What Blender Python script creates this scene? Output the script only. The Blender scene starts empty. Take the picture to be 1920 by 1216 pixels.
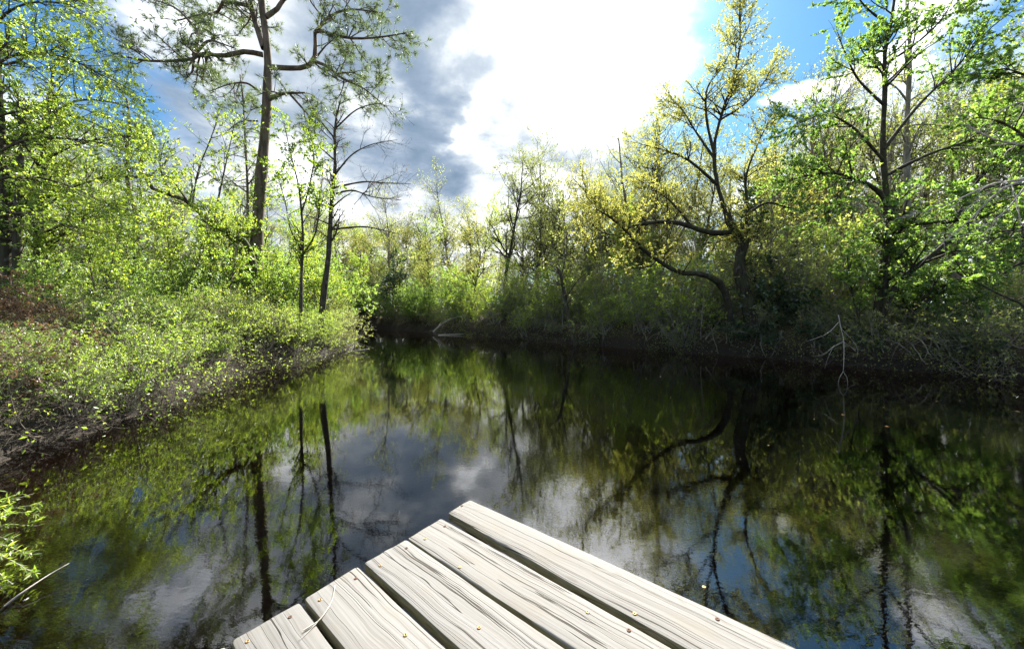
import bpy, math
import numpy as np
from mathutils import Matrix, Vector

C = bpy.context.scene.collection
SC = bpy.context.scene
R = math.radians
rng = np.random.default_rng(7)

# ------------------------------------------------------------------ camera
F, HZ, H = 680.0, 580.0, 1.67          # focal length in photo pixels, horizon row, eye height over the water


def P(px, py, d):
    """photo pixel at depth d (metres along the view) -> world point"""
    return np.array([(px - 960.0) / F * d, d, H - (py - HZ) / F * d])


def pdir(px, py):
    v = np.array([(px - 960.0) / F, 1.0, -(py - HZ) / F])
    return v / np.linalg.norm(v)


cam = bpy.data.cameras.new('camera')
cam.lens = F / 1920 * 36
cam.sensor_width = 36
cam.shift_y = (HZ - 608) / 1920
cam.clip_start = 0.05
cam.clip_end = 3000
co = bpy.data.objects.new('camera', cam)
C.objects.link(co)
co.location = (0, 0, H)
co.rotation_euler = (R(90), 0, 0)
SC.camera = co

# ------------------------------------------------------------------ sun, sky, exposure
SUN_AZ, SUN_EL = R(12), R(41)           # azimuth from +Y towards +X
sun_dir = Vector((math.sin(SUN_AZ) * math.cos(SUN_EL), math.cos(SUN_AZ) * math.cos(SUN_EL), math.sin(SUN_EL)))
sl = bpy.data.lights.new('sun', 'SUN')
sl.energy = 3.5
sl.angle = R(0.6)
sl.color = (1.0, 0.955, 0.87)
so = bpy.data.objects.new('sun', sl)
C.objects.link(so)
so.rotation_euler = (-sun_dir).to_track_quat('-Z', 'Y').to_euler()
so.location = (0, 0, 30)

w = bpy.data.worlds.new('World')
SC.world = w
w.use_nodes = True
wt = w.node_tree
for n in list(wt.nodes):
    wt.nodes.remove(n)


class NT:
    """tiny node helper"""
    def __init__(s, t): s.t = t
    def n(s, typ, ins=None, **kw):
        nd = s.t.nodes.new(typ)
        for k, v in kw.items(): setattr(nd, k, v)
        for k, v in (ins or {}).items(): s.put(nd.inputs[k], v)
        return nd
    def put(s, sock, v):
        if isinstance(v, bpy.types.NodeSocket): s.t.links.new(v, sock)
        elif isinstance(v, bpy.types.Node): s.t.links.new(v.outputs[0], sock)
        else: sock.default_value = v
    def m(s, op, a, b=0.0, c=None, clamp=False):
        nd = s.t.nodes.new('ShaderNodeMath'); nd.operation = op; nd.use_clamp = clamp
        s.put(nd.inputs[0], a); s.put(nd.inputs[1], b)
        if c is not None: s.put(nd.inputs[2], c)
        return nd.outputs[0]
    def vm(s, op, a, b=(0, 0, 0)):
        nd = s.t.nodes.new('ShaderNodeVectorMath'); nd.operation = op
        s.put(nd.inputs[0], a); s.put(nd.inputs[1], b)
        return nd.outputs['Value'] if op in ('DOT_PRODUCT', 'LENGTH') else nd.outputs[0]
    def mix(s, f, a, b, blend='MIX'):
        nd = s.t.nodes.new('ShaderNodeMix'); nd.data_type = 'RGBA'; nd.blend_type = blend; nd.clamp_factor = True
        s.put(nd.inputs[0], f); s.put(nd.inputs[6], a); s.put(nd.inputs[7], b)
        return nd.outputs[2]
    def ramp(s, f, stops, interp='LINEAR'):
        nd = s.t.nodes.new('ShaderNodeValToRGB'); s.put(nd.inputs[0], f)
        cr = nd.color_ramp; cr.interpolation = interp
        while len(cr.elements) < len(stops): cr.elements.new(0.5)
        for e, (p, c) in zip(cr.elements, stops):
            e.position = p; e.color = (*c, 1) if len(c) == 3 else c
        return nd.outputs[0]
    def sstep(s, x, a, b):
        nd = s.t.nodes.new('ShaderNodeMapRange'); nd.interpolation_type = 'SMOOTHSTEP'
        s.put(nd.inputs[0], x); nd.inputs[1].default_value = a; nd.inputs[2].default_value = b
        return nd.outputs[0]
    def noise(s, vec, scale, detail=4, rough=0.5, dist=0.0):
        return s.n('ShaderNodeTexNoise', {'Vector': vec, 'Scale': scale, 'Detail': detail, 'Roughness': rough, 'Distortion': dist}).outputs[0]


g = NT(wt)
tc = g.n('ShaderNodeTexCoord')
sky = g.n('ShaderNodeTexSky', sky_type='NISHITA', sun_disc=False, sun_elevation=SUN_EL, sun_rotation=SUN_AZ,
          air_density=1.0, dust_density=0.6, ozone_density=1.6)
dv = g.vm('NORMALIZE', tc.outputs['Generated'])
sx = g.n('ShaderNodeSeparateXYZ', {0: dv})
den = g.m('ADD', g.m('MAXIMUM', sx.outputs[2], 0.0), 0.22)
cp = g.n('ShaderNodeCombineXYZ', {0: g.m('DIVIDE', sx.outputs[0], den), 1: g.m('DIVIDE', sx.outputs[1], den), 2: 0.0}).outputs[0]
warp = g.n('ShaderNodeTexNoise', {'Vector': cp, 'Scale': 2.6, 'Detail': 5.0, 'Roughness': 0.55})
wv = g.vm('MULTIPLY', g.vm('SUBTRACT', warp.outputs['Color'], (0.5, 0.5, 0.5)), (0.42, 0.42, 0.42))
dw = g.vm('NORMALIZE', g.vm('ADD', dv, wv))


def blob(px, py, sig, amp):
    """a cloud or a gap in the cloud, placed by its bearing; sig in degrees"""
    dt = g.vm('DOT_PRODUCT', dw, tuple(pdir(px, py)))
    k = 1.0 / (1 - math.cos(R(sig)))
    return g.m('MULTIPLY', g.m('EXPONENT', g.m('MULTIPLY', g.m('SUBTRACT', dt, 1.0), k)), amp)


def add(*a):
    o = a[0]
    for b in a[1:]: o = g.m('ADD', o, b)
    return o


n1 = g.noise(cp, 1.3, 7, 0.56, 0.15)
n2 = g.noise(g.vm('ADD', cp, (3.1, 1.7, 0)), 2.0, 6, 0.55, 0.25)
cov = add(n1, blob(700, 200, 24, .34), blob(1040, 170, 13, .3), blob(300, 140, 20, .16), blob(1600, 110, 3.2, .36), blob(1480, 165, 3.2, .34), blob(1740, 40, 4, .32),
          blob(1440, 30, 7, -.34), blob(1620, 0, 5, -.15), blob(1860, 10, 6, -.12), blob(1290, 330, 10, -.05), blob(50, 60, 10, -.32), blob(210, 40, 7, -.14), blob(1700, 300, 14, .10), blob(900, 330, 16, .25))
cov = g.m('MULTIPLY', g.sstep(cov, 0.36, 0.70), g.sstep(sx.outputs[2], -.03, .02))
n3 = g.noise(g.vm('ADD', cp, (7.3, 2.2, 0)), 4.6, 6, 0.6, 0.3)
dark = add(g.m('MULTIPLY', n2, 1.5), g.m('MULTIPLY', n3, 0.5), blob(830, 10, 7, .10), blob(885, 140, 5, .24), blob(775, 165, 6, .12), blob(800, 285, 5, .42), blob(300, 190, 12, .26), blob(690, 320, 5, .2), blob(640, 20, 7, .12),
           blob(985, 255, 5, .30), blob(1120, 50, 9.5, -.45), blob(1600, 110, 8, -.5), blob(450, 110, 6, -.2), blob(740, 205, 3, -.28), blob(770, 420, 6, .1), blob(870, 250, 3, -.28), blob(1110, 290, 5, -.1), blob(900, 210, 3, -.1))
dark = g.sstep(dark, 0.82, 1.66)
ccol = g.vm('MULTIPLY', g.ramp(dark, [(0, (.92, .95, .98)), (.14, (.44, .46, .48)), (.38, (.24, .275, .315)), (.62, (.145, .185, .24)), (1, (.078, .118, .168))]), (3.0, 3.0, 3.0))
sd = g.m('MAXIMUM', g.vm('DOT_PRODUCT', dv, tuple(sun_dir)), 0.0)
sd2 = g.m('MAXIMUM', g.vm('DOT_PRODUCT', g.vm('NORMALIZE', g.vm('ADD', dv, g.vm('MULTIPLY', wv, (.5, .5, .5)))), tuple(sun_dir)), 0.0)
glow = add(g.m('MULTIPLY', g.m('POWER', sd2, 85.0), 3.0), g.m('MULTIPLY', g.m('POWER', sd, 500.0), 40.0))
glow = g.m('MULTIPLY', glow, g.m('SUBTRACT', 1.0, g.m('MULTIPLY', dark, 0.75)))
skyc = g.mix(1.0, sky.outputs[0], (0.080, 0.152, 0.190, 1), 'MULTIPLY')
col = g.mix(cov, skyc, ccol)
gc = g.n('ShaderNodeCombineXYZ', {0: glow, 1: g.m('MULTIPLY', glow, .97), 2: g.m('MULTIPLY', glow, .92)}).outputs[0]
col = g.vm('ADD', col, gc)
bg = g.n('ShaderNodeBackground', {'Color': col, 'Strength': 0.15})
g.n('ShaderNodeOutputWorld', {'Surface': bg})

vs = SC.view_settings
vs.view_transform = 'Standard'
vs.look = 'None'
vs.exposure = 2.6
vs.gamma = 1.0
vs.use_curve_mapping = False
cy = SC.cycles
cy.max_bounces = 8
cy.diffuse_bounces = 5
cy.glossy_bounces = 3
cy.transmission_bounces = 4
cy.transparent_max_bounces = 12
cy.sample_clamp_indirect = 8.0
cy.caustics_reflective = False
cy.caustics_refractive = False


# ------------------------------------------------------------------ materials
def mat(name):
    m = bpy.data.materials.new(name)
    m.use_nodes = True
    for n in list(m.node_tree.nodes): m.node_tree.nodes.remove(n)
    return m, NT(m.node_tree)


def leaf_mat(name, cols, trans=0.6, tboost=2.3, gloss=0.05):
    m, t = mat(name)
    geo = t.n('ShaderNodeNewGeometry')
    oi = t.n('ShaderNodeObjectInfo')
    f = t.m('ADD', t.m('MULTIPLY', geo.outputs['Random Per Island'], 0.75), t.m('MULTIPLY', oi.outputs['Random'], 0.25))
    st = [(i / (len(cols) - 1), c) for i, c in enumerate(cols)]
    c = t.ramp(f, st)
    d = t.n('ShaderNodeBsdfDiffuse', {'Color': c})
    tcx = t.mix(1.0, c, (tboost, tboost * .98, tboost * .62, 1), 'MULTIPLY')
    tr = t.n('ShaderNodeBsdfTranslucent', {'Color': tcx})
    mx = t.n('ShaderNodeMixShader', {0: trans, 1: d, 2: tr})
    gl = t.n('ShaderNodeBsdfGlossy', {'Color': (.9, .95, 1, 1), 'Roughness': 0.38})
    mx2 = t.n('ShaderNodeMixShader', {0: gloss, 1: mx, 2: gl})
    t.n('ShaderNodeOutputMaterial', {'Surface': mx2})
    return m


def bark_mat(name, a, b, scale=9.0, moss=0.0, lichen=0.0, bump=0.6):
    m, t = mat(name)
    tc = t.n('ShaderNodeTexCoord')
    mp = t.n('ShaderNodeMapping', {'Vector': tc.outputs['Object'], 'Scale': (1, 1, 0.22)}).outputs[0]
    n1 = t.noise(mp, scale, 6, 0.65)
    n2 = t.noise(tc.outputs['Object'], 1.6, 4, 0.6)
    c = t.mix(t.sstep(n1, .3, .7), (*a, 1), (*b, 1))
    if lichen:
        c = t.mix(t.m('MULTIPLY', t.sstep(t.noise(tc.outputs['Object'], 5.0, 5, .6), .55, .68), lichen), c, (.30, .31, .27, 1))
    if moss:
        c = t.mix(t.m('MULTIPLY', t.sstep(n2, .46, .62), moss), c, (.055, .075, .018, 1))
    bp = t.n('ShaderNodeBump', {'Height': n1, 'Strength': bump, 'Distance': 0.03})
    b_ = t.n('ShaderNodeBsdfPrincipled', {'Base Color': c, 'Roughness': 0.9, 'Normal': bp})
    b_.inputs['Specular IOR Level'].default_value = 0.2
    t.n('ShaderNodeOutputMaterial', {'Surface': b_})
    return m


def col_mat(name, cols, scale=12.0, rough=.85, bump=.3, metallic=0.0):
    m, t = mat(name)
    tc = t.n('ShaderNodeTexCoord')
    n1 = t.noise(tc.outputs['Object'], scale, 5, .6)
    c = t.ramp(t.sstep(n1, .3, .7), [(i / (len(cols) - 1), c) for i, c in enumerate(cols)])
    bp = t.n('ShaderNodeBump', {'Height': n1, 'Strength': bump, 'Distance': 0.01})
    b_ = t.n('ShaderNodeBsdfPrincipled', {'Base Color': c, 'Roughness': rough, 'Normal': bp, 'Metallic': metallic})
    t.n('ShaderNodeOutputMaterial', {'Surface': b_})
    return m


M = {}
M['lime'] = leaf_mat('leaf_lime', [(.06, .11, .02), (.15, .23, .03), (.20, .265, .035), (.28, .30, .05)])
M['spring'] = leaf_mat('leaf_spring', [(.075, .145, .03), (.135, .21, .04), (.20, .255, .055)])
M['yellow'] = leaf_mat('leaf_yellow', [(.15, .195, .045), (.24, .25, .07), (.30, .275, .09)], tboost=1.9)
M['maple'] = leaf_mat('leaf_maple', [(.06, .125, .03), (.115, .19, .04), (.20, .255, .055)], trans=.62)
M['olive'] = leaf_mat('leaf_olive', [(.12, .16, .045), (.20, .235, .07), (.28, .29, .09)])
M['grey_green'] = leaf_mat('leaf_grey_green', [(.08, .115, .035), (.14, .165, .05), (.20, .215, .06)], trans=.55)
M['ever'] = leaf_mat('leaf_evergreen', [(.018, .042, .016), (.035, .07, .02), (.06, .10, .025)], trans=.35, gloss=.08)
M['pine'] = leaf_mat('needle_green', [(.04, .065, .03), (.07, .10, .04), (.10, .125, .045)], trans=.45)
M['dead'] = leaf_mat('leaf_dead', [(.11, .06, .035), (.18, .105, .06), (.24, .16, .10)], trans=.35, tboost=1.3)
M['litter'] = leaf_mat('leaf_litter', [(.05, .026, .014), (.10, .055, .03), (.15, .095, .055)], trans=.1, tboost=1.0, gloss=.02)
M['moss'] = leaf_mat('moss_strands', [(.12, .13, .10), (.18, .19, .15), (.22, .22, .18)], trans=.3, tboost=1.0)
M['floatleaf'] = leaf_mat('leaf_floating', [(.10, .055, .025), (.20, .12, .05), (.30, .22, .10)], trans=.1, tboost=1.0)
M['bark_dark'] = bark_mat('bark_dark', (.030, .025, .020), (.095, .080, .062), 11, moss=.35, lichen=.3)
M['bark_pine'] = bark_mat('bark_pine', (.055, .042, .035), (.20, .155, .125), 7, moss=.25, bump=.9)
M['bark_grey'] = bark_mat('bark_grey', (.13, .118, .10), (.29, .265, .23), 12, moss=.2, lichen=.4)
M['bark_tan'] = bark_mat('bark_tan', (.12, .095, .07), (.27, .22, .165), 8, lichen=.2)
M['bark_mossy'] = bark_mat('bark_mossy', (.04, .034, .026), (.12, .105, .08), 10, moss=.9)
M['bark_black'] = bark_mat('bark_black', (.016, .014, .011), (.065, .055, .042), 12, moss=.3, lichen=.2, bump=.9)
M['twig'] = bark_mat('twig_grey', (.17, .15, .125), (.36, .33, .28), 20, bump=.2)
M['twig_dark'] = bark_mat('twig_brown', (.06, .05, .038), (.14, .115, .09), 20, bump=.2)
M['twig_pale'] = bark_mat('twig_bleached', (.26, .235, .20), (.45, .42, .37), 30, bump=.2)


# ------------------------------------------------------------------ mesh helpers
def mk(name, V, Fs, material, smooth=True):
    me = bpy.data.meshes.new(name)
    V = np.asarray(V, np.float32)
    me.vertices.add(len(V))
    me.vertices.foreach_set('co', V.ravel())
    Fs = [np.asarray(f, np.int32) for f in Fs if len(f)]
    tot = np.concatenate([np.full(len(f), f.shape[1], np.int32) for f in Fs])
    li = np.concatenate([f.ravel() for f in Fs])
    me.loops.add(len(li))
    me.polygons.add(len(tot))
    me.loops.foreach_set('vertex_index', li)
    me.polygons.foreach_set('loop_start', np.concatenate([[0], np.cumsum(tot)[:-1]]).astype(np.int32))
    me.polygons.foreach_set('use_smooth', np.full(len(tot), smooth))
    me.update(calc_edges=True)
    me.materials.append(material)
    return me


def obj(name, me, parent=None, loc=None):
    o = bpy.data.objects.new(name, me)
    C.objects.link(o)
    if parent is not None: o.parent = parent
    if loc is not None: o.location = loc
    return o


def tag(o, label=None, cat=None, group=None, kind=None):
    if label: o['label'] = label
    if cat: o['category'] = cat
    if group: o['group'] = group
    if kind: o['kind'] = kind
    return o


def empty(name, loc, label, cat, group=None, rz=0.0, scale=1.0):
    o = bpy.data.objects.new(name, None)
    C.objects.link(o)
    o.location = loc
    o.rotation_euler = (0, 0, rz)
    o.scale = (scale,) * 3 if np.isscalar(scale) else scale
    o.empty_display_size = .2
    return tag(o, label, cat, group)


class MB:
    """collects vertex and face arrays"""
    def __init__(s): s.V = []; s.F = {}; s.n = 0
    def add(s, V, F):
        V = np.asarray(V, float).reshape(-1, 3)
        for f in (F if isinstance(F, list) else [F]):
            f = np.asarray(f, int)
            s.F.setdefault(f.shape[1], []).append(f + s.n)
        s.V.append(V)
        s.n += len(V)
    def mesh(s, name, material, smooth=True, origin=(0, 0, 0)):
        return mk(name, np.concatenate(s.V) - np.asarray(origin), [np.concatenate(v) for v in s.F.values()], material, smooth)


def unit(v): return v / np.maximum(np.linalg.norm(v, axis=-1, keepdims=True), 1e-9)


def tubes(mb, Pt, Rd, sides=4, cap=True):
    """Pt (B,n,3), Rd (B,n): a batch of tapering tubes"""
    B, n, _ = Pt.shape
    T = np.empty_like(Pt)
    T[:, 1:-1] = Pt[:, 2:] - Pt[:, :-2]
    T[:, 0] = Pt[:, 1] - Pt[:, 0]
    T[:, -1] = Pt[:, -1] - Pt[:, -2]
    T = unit(T)
    m = unit(T.mean(1))
    ref = np.where(np.abs(m[:, 2:3]) > .8, np.array([[1., 0, 0]]), np.array([[0, 0, 1.]]))[:, None, :]
    U = unit(np.cross(T, np.broadcast_to(ref, T.shape)))
    W = np.cross(T, U)
    a = np.arange(sides) * 2 * np.pi / sides
    V = Pt[:, :, None, :] + Rd[:, :, None, None] * (np.cos(a)[None, None, :, None] * U[:, :, None, :] + np.sin(a)[None, None, :, None] * W[:, :, None, :])
    idx = np.arange(B * n * sides).reshape(B, n, sides)
    nx = np.roll(idx, -1, 2)
    Fq = np.stack([idx[:, :-1], nx[:, :-1], nx[:, 1:], idx[:, 1:]], -1).reshape(-1, 4)
    mb.add(V, Fq)
    if cap and sides > 2:
        mb.F.setdefault(sides, []).append(idx[:, -1, :].reshape(-1, sides) + mb.n - B * n * sides)


def resample(pts, n):
    """Catmull-Rom through pts, n+1 samples evenly by length"""
    p = np.asarray(pts, float)
    q = np.vstack([2 * p[0] - p[1], p, 2 * p[-1] - p[-2]])
    out = []
    for i in range(1, len(q) - 2):
        t = np.linspace(0, 1, 12, endpoint=False)[:, None]
        out.append(.5 * (2 * q[i] + (q[i + 1] - q[i - 1]) * t + (2 * q[i - 1] - 5 * q[i] + 4 * q[i + 1] - q[i + 2]) * t ** 2 + (3 * q[i] - q[i - 1] - 3 * q[i + 1] + q[i + 2]) * t ** 3))
    out = np.vstack(out + [p[-1:]])
    s = np.concatenate([[0], np.cumsum(np.linalg.norm(np.diff(out, axis=0), axis=1))])
    u = np.linspace(0, s[-1], n + 1)
    return np.stack([np.interp(u, s, out[:, k]) for k in range(3)], 1)


def grow(r, S, D, L, n, wander, up):
    B = len(S)
    d = unit(D)
    pts = [S]
    for i in range(n):
        d = unit(d + wander * r.normal(size=(B, 3)) + np.array([0, 0, up]))
        S = S + d * (L / n)[:, None]
        pts.append(S)
    return np.stack(pts, 1)


def along(Pt, Rd, idx, t):
    n = Pt.shape[1] - 1
    x = np.clip(t * n, 0, n - 1e-6)
    i = x.astype(int)
    f = (x - i)[:, None]
    a, b = Pt[idx, i], Pt[idx, i + 1]
    return a + (b - a) * f, unit(b - a), Rd[idx, i] * (1 - f[:, 0]) + Rd[idx, i + 1] * f[:, 0]


def spawn(r, Pt, Rd, count, t0=.15, t1=1.0, ang=50, angv=15, L=(.5, 1.0), shrink=.5, n=4, wander=.15, up=.05, rr=.6, rmin=.002, rtip=.25, flat=0.0):
    """count children over the whole batch, spread by length"""
    if count <= 0 or len(Pt) == 0: return np.zeros((0, n + 1, 3)), np.zeros((0, n + 1))
    ln = np.linalg.norm(np.diff(Pt, axis=1), axis=2).sum(1)
    idx = r.choice(len(Pt), count, p=ln / ln.sum())
    t = r.uniform(t0, t1, count)
    S, T, Rl = along(Pt, Rd, idx, t)
    q = r.normal(size=(count, 3))
    q[:, 2] *= (1 - flat)
    q = unit(q - (q * T).sum(1, keepdims=True) * T)
    a = np.radians(r.normal(ang, angv, count))[:, None]
    D = np.cos(a) * T + np.sin(a) * q
    LL = r.uniform(L[0], L[1], count) * (1 - shrink * t)
    pts = grow(r, S, D, LL, n, wander, up)
    r0 = np.maximum(np.minimum(Rl * rr, LL * .035), rmin)
    rad = r0[:, None] * np.linspace(1, rtip, n + 1)[None, :]
    return pts, np.maximum(rad, rmin * .6)


OVAL = (np.array([(0, 0, 0), (.42, .27, .07), (1, 0, -.03), (.42, -.27, .07)]), np.array([(0, 1, 2, 3)]))
LANCE = (np.array([(0, 0, 0), (.45, .13, .03), (1, 0, -.05), (.45, -.13, .03)]), np.array([(0, 1, 2, 3)]))
MAPLE = (np.array([(0, 0, 0), (.28, .52, -.04), (.44, .17, .05), (1, 0, -.06), (.44, -.17, .05), (.28, -.52, -.04)]), np.array([(0, 1, 2), (0, 2, 4), (2, 3, 4), (0, 4, 5)]))


def leaves(mb, r, Pos, Dir, size, shape=OVAL, droop=.3, upn=.8, spread=.9, var=.45):
    N = len(Pos)
    if N == 0: return
    A = unit(Dir * .6 + spread * r.normal(size=(N, 3)) - np.array([0, 0, droop]))
    Nn = r.normal(size=(N, 3)) * .75 + np.array([0, 0, upn])
    Nn = unit(Nn - (Nn * A).sum(1, keepdims=True) * A)
    S = np.cross(Nn, A)
    sz = size * np.clip(r.normal(1, var, N), .4, 1.8)
    T, Fc = shape
    V = Pos[:, None, :] + sz[:, None, None] * (T[None, :, 0:1] * A[:, None] + T[None, :, 1:2] * S[:, None] + T[None, :, 2:3] * Nn[:, None])
    k = len(T)
    mb.add(V, (np.arange(N)[:, None, None] * k + Fc[None]).reshape(-1, Fc.shape[1]))


def leaves_on(mb, r, Pt, Rd, count, size, t0=.2, t1=1.0, **kw):
    ln = np.linalg.norm(np.diff(Pt, axis=1), axis=2).sum(1)
    idx = r.choice(len(Pt), count, p=ln / ln.sum())
    S, T, _ = along(Pt, Rd, idx, r.uniform(t0, t1, count))
    leaves(mb, r, S, T, size, **kw)


def needles(mb, r, Pos, Dir, per=24, L=.22, wid=.007, spread=.55):
    N = len(Pos) * per
    Pp = np.repeat(Pos, per, 0) - np.repeat(Dir, per, 0) * r.uniform(0, .10, N)[:, None]
    D = unit(np.repeat(Dir, per, 0) * .75 + spread * r.normal(size=(N, 3)) + np.array([0, 0, .08]))
    S = unit(np.cross(D, r.normal(size=(N, 3))))
    LL = L * r.uniform(.7, 1.1, N)[:, None]
    V = np.stack([Pp - S * wid, Pp + S * wid, Pp + D * LL - np.array([0, 0, .15]) * LL * r.uniform(0, 1, N)[:, None]], 1)
    mb.add(V, np.arange(N * 3).reshape(-1, 3))


# ------------------------------------------------------------------ terrain: the pond outline, banks and floor
shore_px = [(0, 850), (150, 815), (270, 770), (340, 735), (400, 712), (470, 692), (560, 678), (640, 656)]
shore = [(-2.6, -2.5), (-2.7, .2), (-3.5, 1.5), (-4.9, 2.9)]
shore += [tuple(P(a, b, F * H / (b - HZ))[:2]) for a, b in shore_px]
shore += [(-7.2, 16.5), (-9.5, 20.5), (-12.5, 25), (-14.5, 30)]
shore += [(-11.5, 31.5), (-7.5, 28.5)]
shore_px2 = [(830, 625), (900, 630), (1000, 637), (1080, 644), (1200, 653), (1300, 661), (1400, 668), (1500, 676), (1640, 690), (1780, 700), (1920, 714)]
shore += [tuple(P(a, b, F * H / (b - HZ))[:2]) for a, b in shore_px2]
shore += [(12.2, 5), (11.5, 1.5), (7, -2.6), (2, -3.2)]
shore = np.array(shore)


def sdist(x, y):
    """signed distance to the waterline, positive on land"""
    x = np.asarray(x, float).ravel(); y = np.asarray(y, float).ravel()
    a = shore; b = np.roll(shore, -1, 0)
    best = np.full(x.shape, 1e9); ins = np.zeros(x.shape, bool)
    for (ax, ay), (bx, by) in zip(a, b):
        dx, dy = bx - ax, by - ay
        t = np.clip(((x - ax) * dx + (y - ay) * dy) / (dx * dx + dy * dy), 0, 1)
        best = np.minimum(best, np.hypot(x - ax - t * dx, y - ay - t * dy))
        cr = ((ay > y) != (by > y)) & (x < (bx - ax) * (y - ay) / (by - ay + 1e-12) + ax)
        ins ^= cr
    return np.where(ins, -best, best)


def wob(x, y):
    return (np.sin(x * .9 + 1.3 * np.sin(y * .55)) * np.cos(y * .8 + .7 * np.sin(x * .6)) * .5 + .3 * np.sin(x * 2.3 + y * 1.1) * np.sin(y * 2.7 - x * .4) + .2 * np.sin(x * 5.1 + 2 * np.sin(y * 4.3)) * np.cos(y * 4.7))


def gz(x, y):
    x = np.asarray(x, float); y = np.asarray(y, float)
    shp = x.shape
    s = sdist(x, y).reshape(shp) + .18 * wob(x * 1.3, y * 1.3)
    left = 1 / (1 + np.exp((x + 3.0) / .8))
    bank = (1 - left) * (1.15 * (1 - np.exp(-np.maximum(s, 0) / .38)) + .030 * np.clip(s, 0, 40)) + left * (.55 * (1 - np.exp(-np.maximum(s, 0) / .22)) + .5 * (1 - np.exp(-np.maximum(s, 0) / 1.6)) + .055 * np.clip(s, 0, 30))
    land = bank + .10 * wob(x, y) * np.clip(s / .8, 0, 1)
    slope = .85 * (1 - left) + .32 * left
    bed = -np.minimum(slope * np.maximum(-s, 0), 1.9)
    return np.where(s > 0, land + .004, bed)


def sinh_axis(lim, fine, n, c=0.0):
    u = np.linspace(-1, 1, n)
    k = 4.6
    return c + lim * np.sinh(k * u) / np.sinh(k)


gx = sinh_axis(420, .2, 280, -1.0)
gy = sinh_axis(420, .2, 280, 10.0)
X, Y = np.meshgrid(gx, gy)
Z = gz(X, Y)
far = np.clip((np.hypot(X, Y - 10) - 60) / 200, 0, 1)
idx = np.arange(X.size).reshape(X.shape)
quads = np.stack([idx[:-1, :-1], idx[:-1, 1:], idx[1:, 1:], idx[1:, :-1]], -1).reshape(-1, 4)
m, t = mat('forest_floor')
tcn = t.n('ShaderNodeTexCoord')
oc = tcn.outputs['Object']
na = t.noise(oc, 1.1, 6, .6); nb = t.noise(oc, 14, 6, .7); nc = t.noise(oc, 45, 3, .6)
c = t.ramp(t.m('ADD', t.m('MULTIPLY', nb, .7), t.m('MULTIPLY', nc, .3)), [(.25, (.022, .015, .010)), (.45, (.060, .040, .024)), (.6, (.11, .075, .045)), (.75, (.17, .125, .08))])
c = t.mix(t.m('MULTIPLY', t.sstep(na, .48, .62), .55), c, (.045, .06, .015, 1))
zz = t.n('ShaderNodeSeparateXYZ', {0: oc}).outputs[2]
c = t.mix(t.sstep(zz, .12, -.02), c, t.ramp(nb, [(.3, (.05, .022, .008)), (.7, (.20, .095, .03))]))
c = t.mix(t.m('MULTIPLY', t.sstep(zz, .75, .15), t.sstep(zz, -.05, .02)), c, t.ramp(nb, [(.3, (.008, .006, .004)), (.7, (.035, .025, .016))]))  # wet mud low on the bank, its colour darkened to carry bank shade
bp = t.n('ShaderNodeBump', {'Height': t.m('ADD', nb, nc), 'Strength': .8, 'Distance': .05})
t.n('ShaderNodeOutputMaterial', {'Surface': t.n('ShaderNodeBsdfPrincipled', {'Base Color': c, 'Roughness': .95, 'Normal': bp})})
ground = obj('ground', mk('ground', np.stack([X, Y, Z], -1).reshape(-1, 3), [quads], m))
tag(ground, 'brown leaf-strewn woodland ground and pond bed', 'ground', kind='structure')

# water: a closed body with a rippled surface and brown, light-absorbing water inside
ring = shore
ctr = np.array([0.5, 10.0])
big = []
nn = len(ring)
for i in range(nn):
    e1 = ring[i] - ring[i - 1]; e2 = ring[(i + 1) % nn] - ring[i]
    nrm = np.array([e1[1] + e2[1], -e1[0] - e2[0]]); nrm /= np.linalg.norm(nrm)
    q = ring[i] + nrm * .5
    if sdist(q[0], q[1])[0] < 0: q = ring[i] - nrm * .5
    big.append(q)
big = np.array(big)
V = np.vstack([np.c_[big, np.zeros(nn)], np.c_[big, np.full(nn, -2.6)]])
me = bpy.data.meshes.new('water')
me.from_pydata([tuple(v) for v in V], [], [tuple(range(nn)), tuple(range(2 * nn - 1, nn - 1, -1))] + [(i, i + nn, (i + 1) % nn + nn, (i + 1) % nn) for i in range(nn)])
me.update()
import bmesh
bm = bmesh.new(); bm.from_mesh(me); bmesh.ops.recalc_face_normals(bm, faces=bm.faces); bm.to_mesh(me); bm.free()
m, t = mat('pond_water')
oc = t.n('ShaderNodeTexCoord').outputs['Object']
mp = t.n('ShaderNodeMapping', {'Vector': oc, 'Rotation': (0, 0, R(25)), 'Scale': (1.0, 1.9, 1)}).outputs[0]
big_n = t.noise(oc, .35, 3, .5)
hgt = add_h = t.m('ADD', t.m('MULTIPLY', t.noise(mp, 9.0, 3, .5, .4), .42), t.m('MULTIPLY', t.noise(mp, 26.0, 3, .55, .3), .16))
hgt = t.m('ADD', hgt, t.m('MULTIPLY', t.noise(oc, 1.3, 2, .5), .5))
amp = t.m('ADD', .35, t.m('MULTIPLY', t.sstep(big_n, .38, .66), .9))
bp = t.n('ShaderNodeBump', {'Height': t.m('MULTIPLY', hgt, amp), 'Strength': 1.0, 'Distance': .0009})
fr = t.n('ShaderNodeFresnel', {'IOR': 1.85, 'Normal': bp})
gl = t.n('ShaderNodeBsdfGlossy', {'Color': (1, 1, 1, 1), 'Roughness': 0.0, 'Normal': bp})
tr = t.n('ShaderNodeBsdfTransparent', {'Color': (.92, .88, .8, 1)})
mx = t.n('ShaderNodeMixShader', {0: fr, 1: tr, 2: gl})
va = t.n('ShaderNodeVolumeAbsorption', {'Color': (.86, .50, .14, 1), 'Density': 3.4})
t.n('ShaderNodeOutputMaterial', {'Surface': mx, 'Volume': va})
me.materials.append(m)
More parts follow.
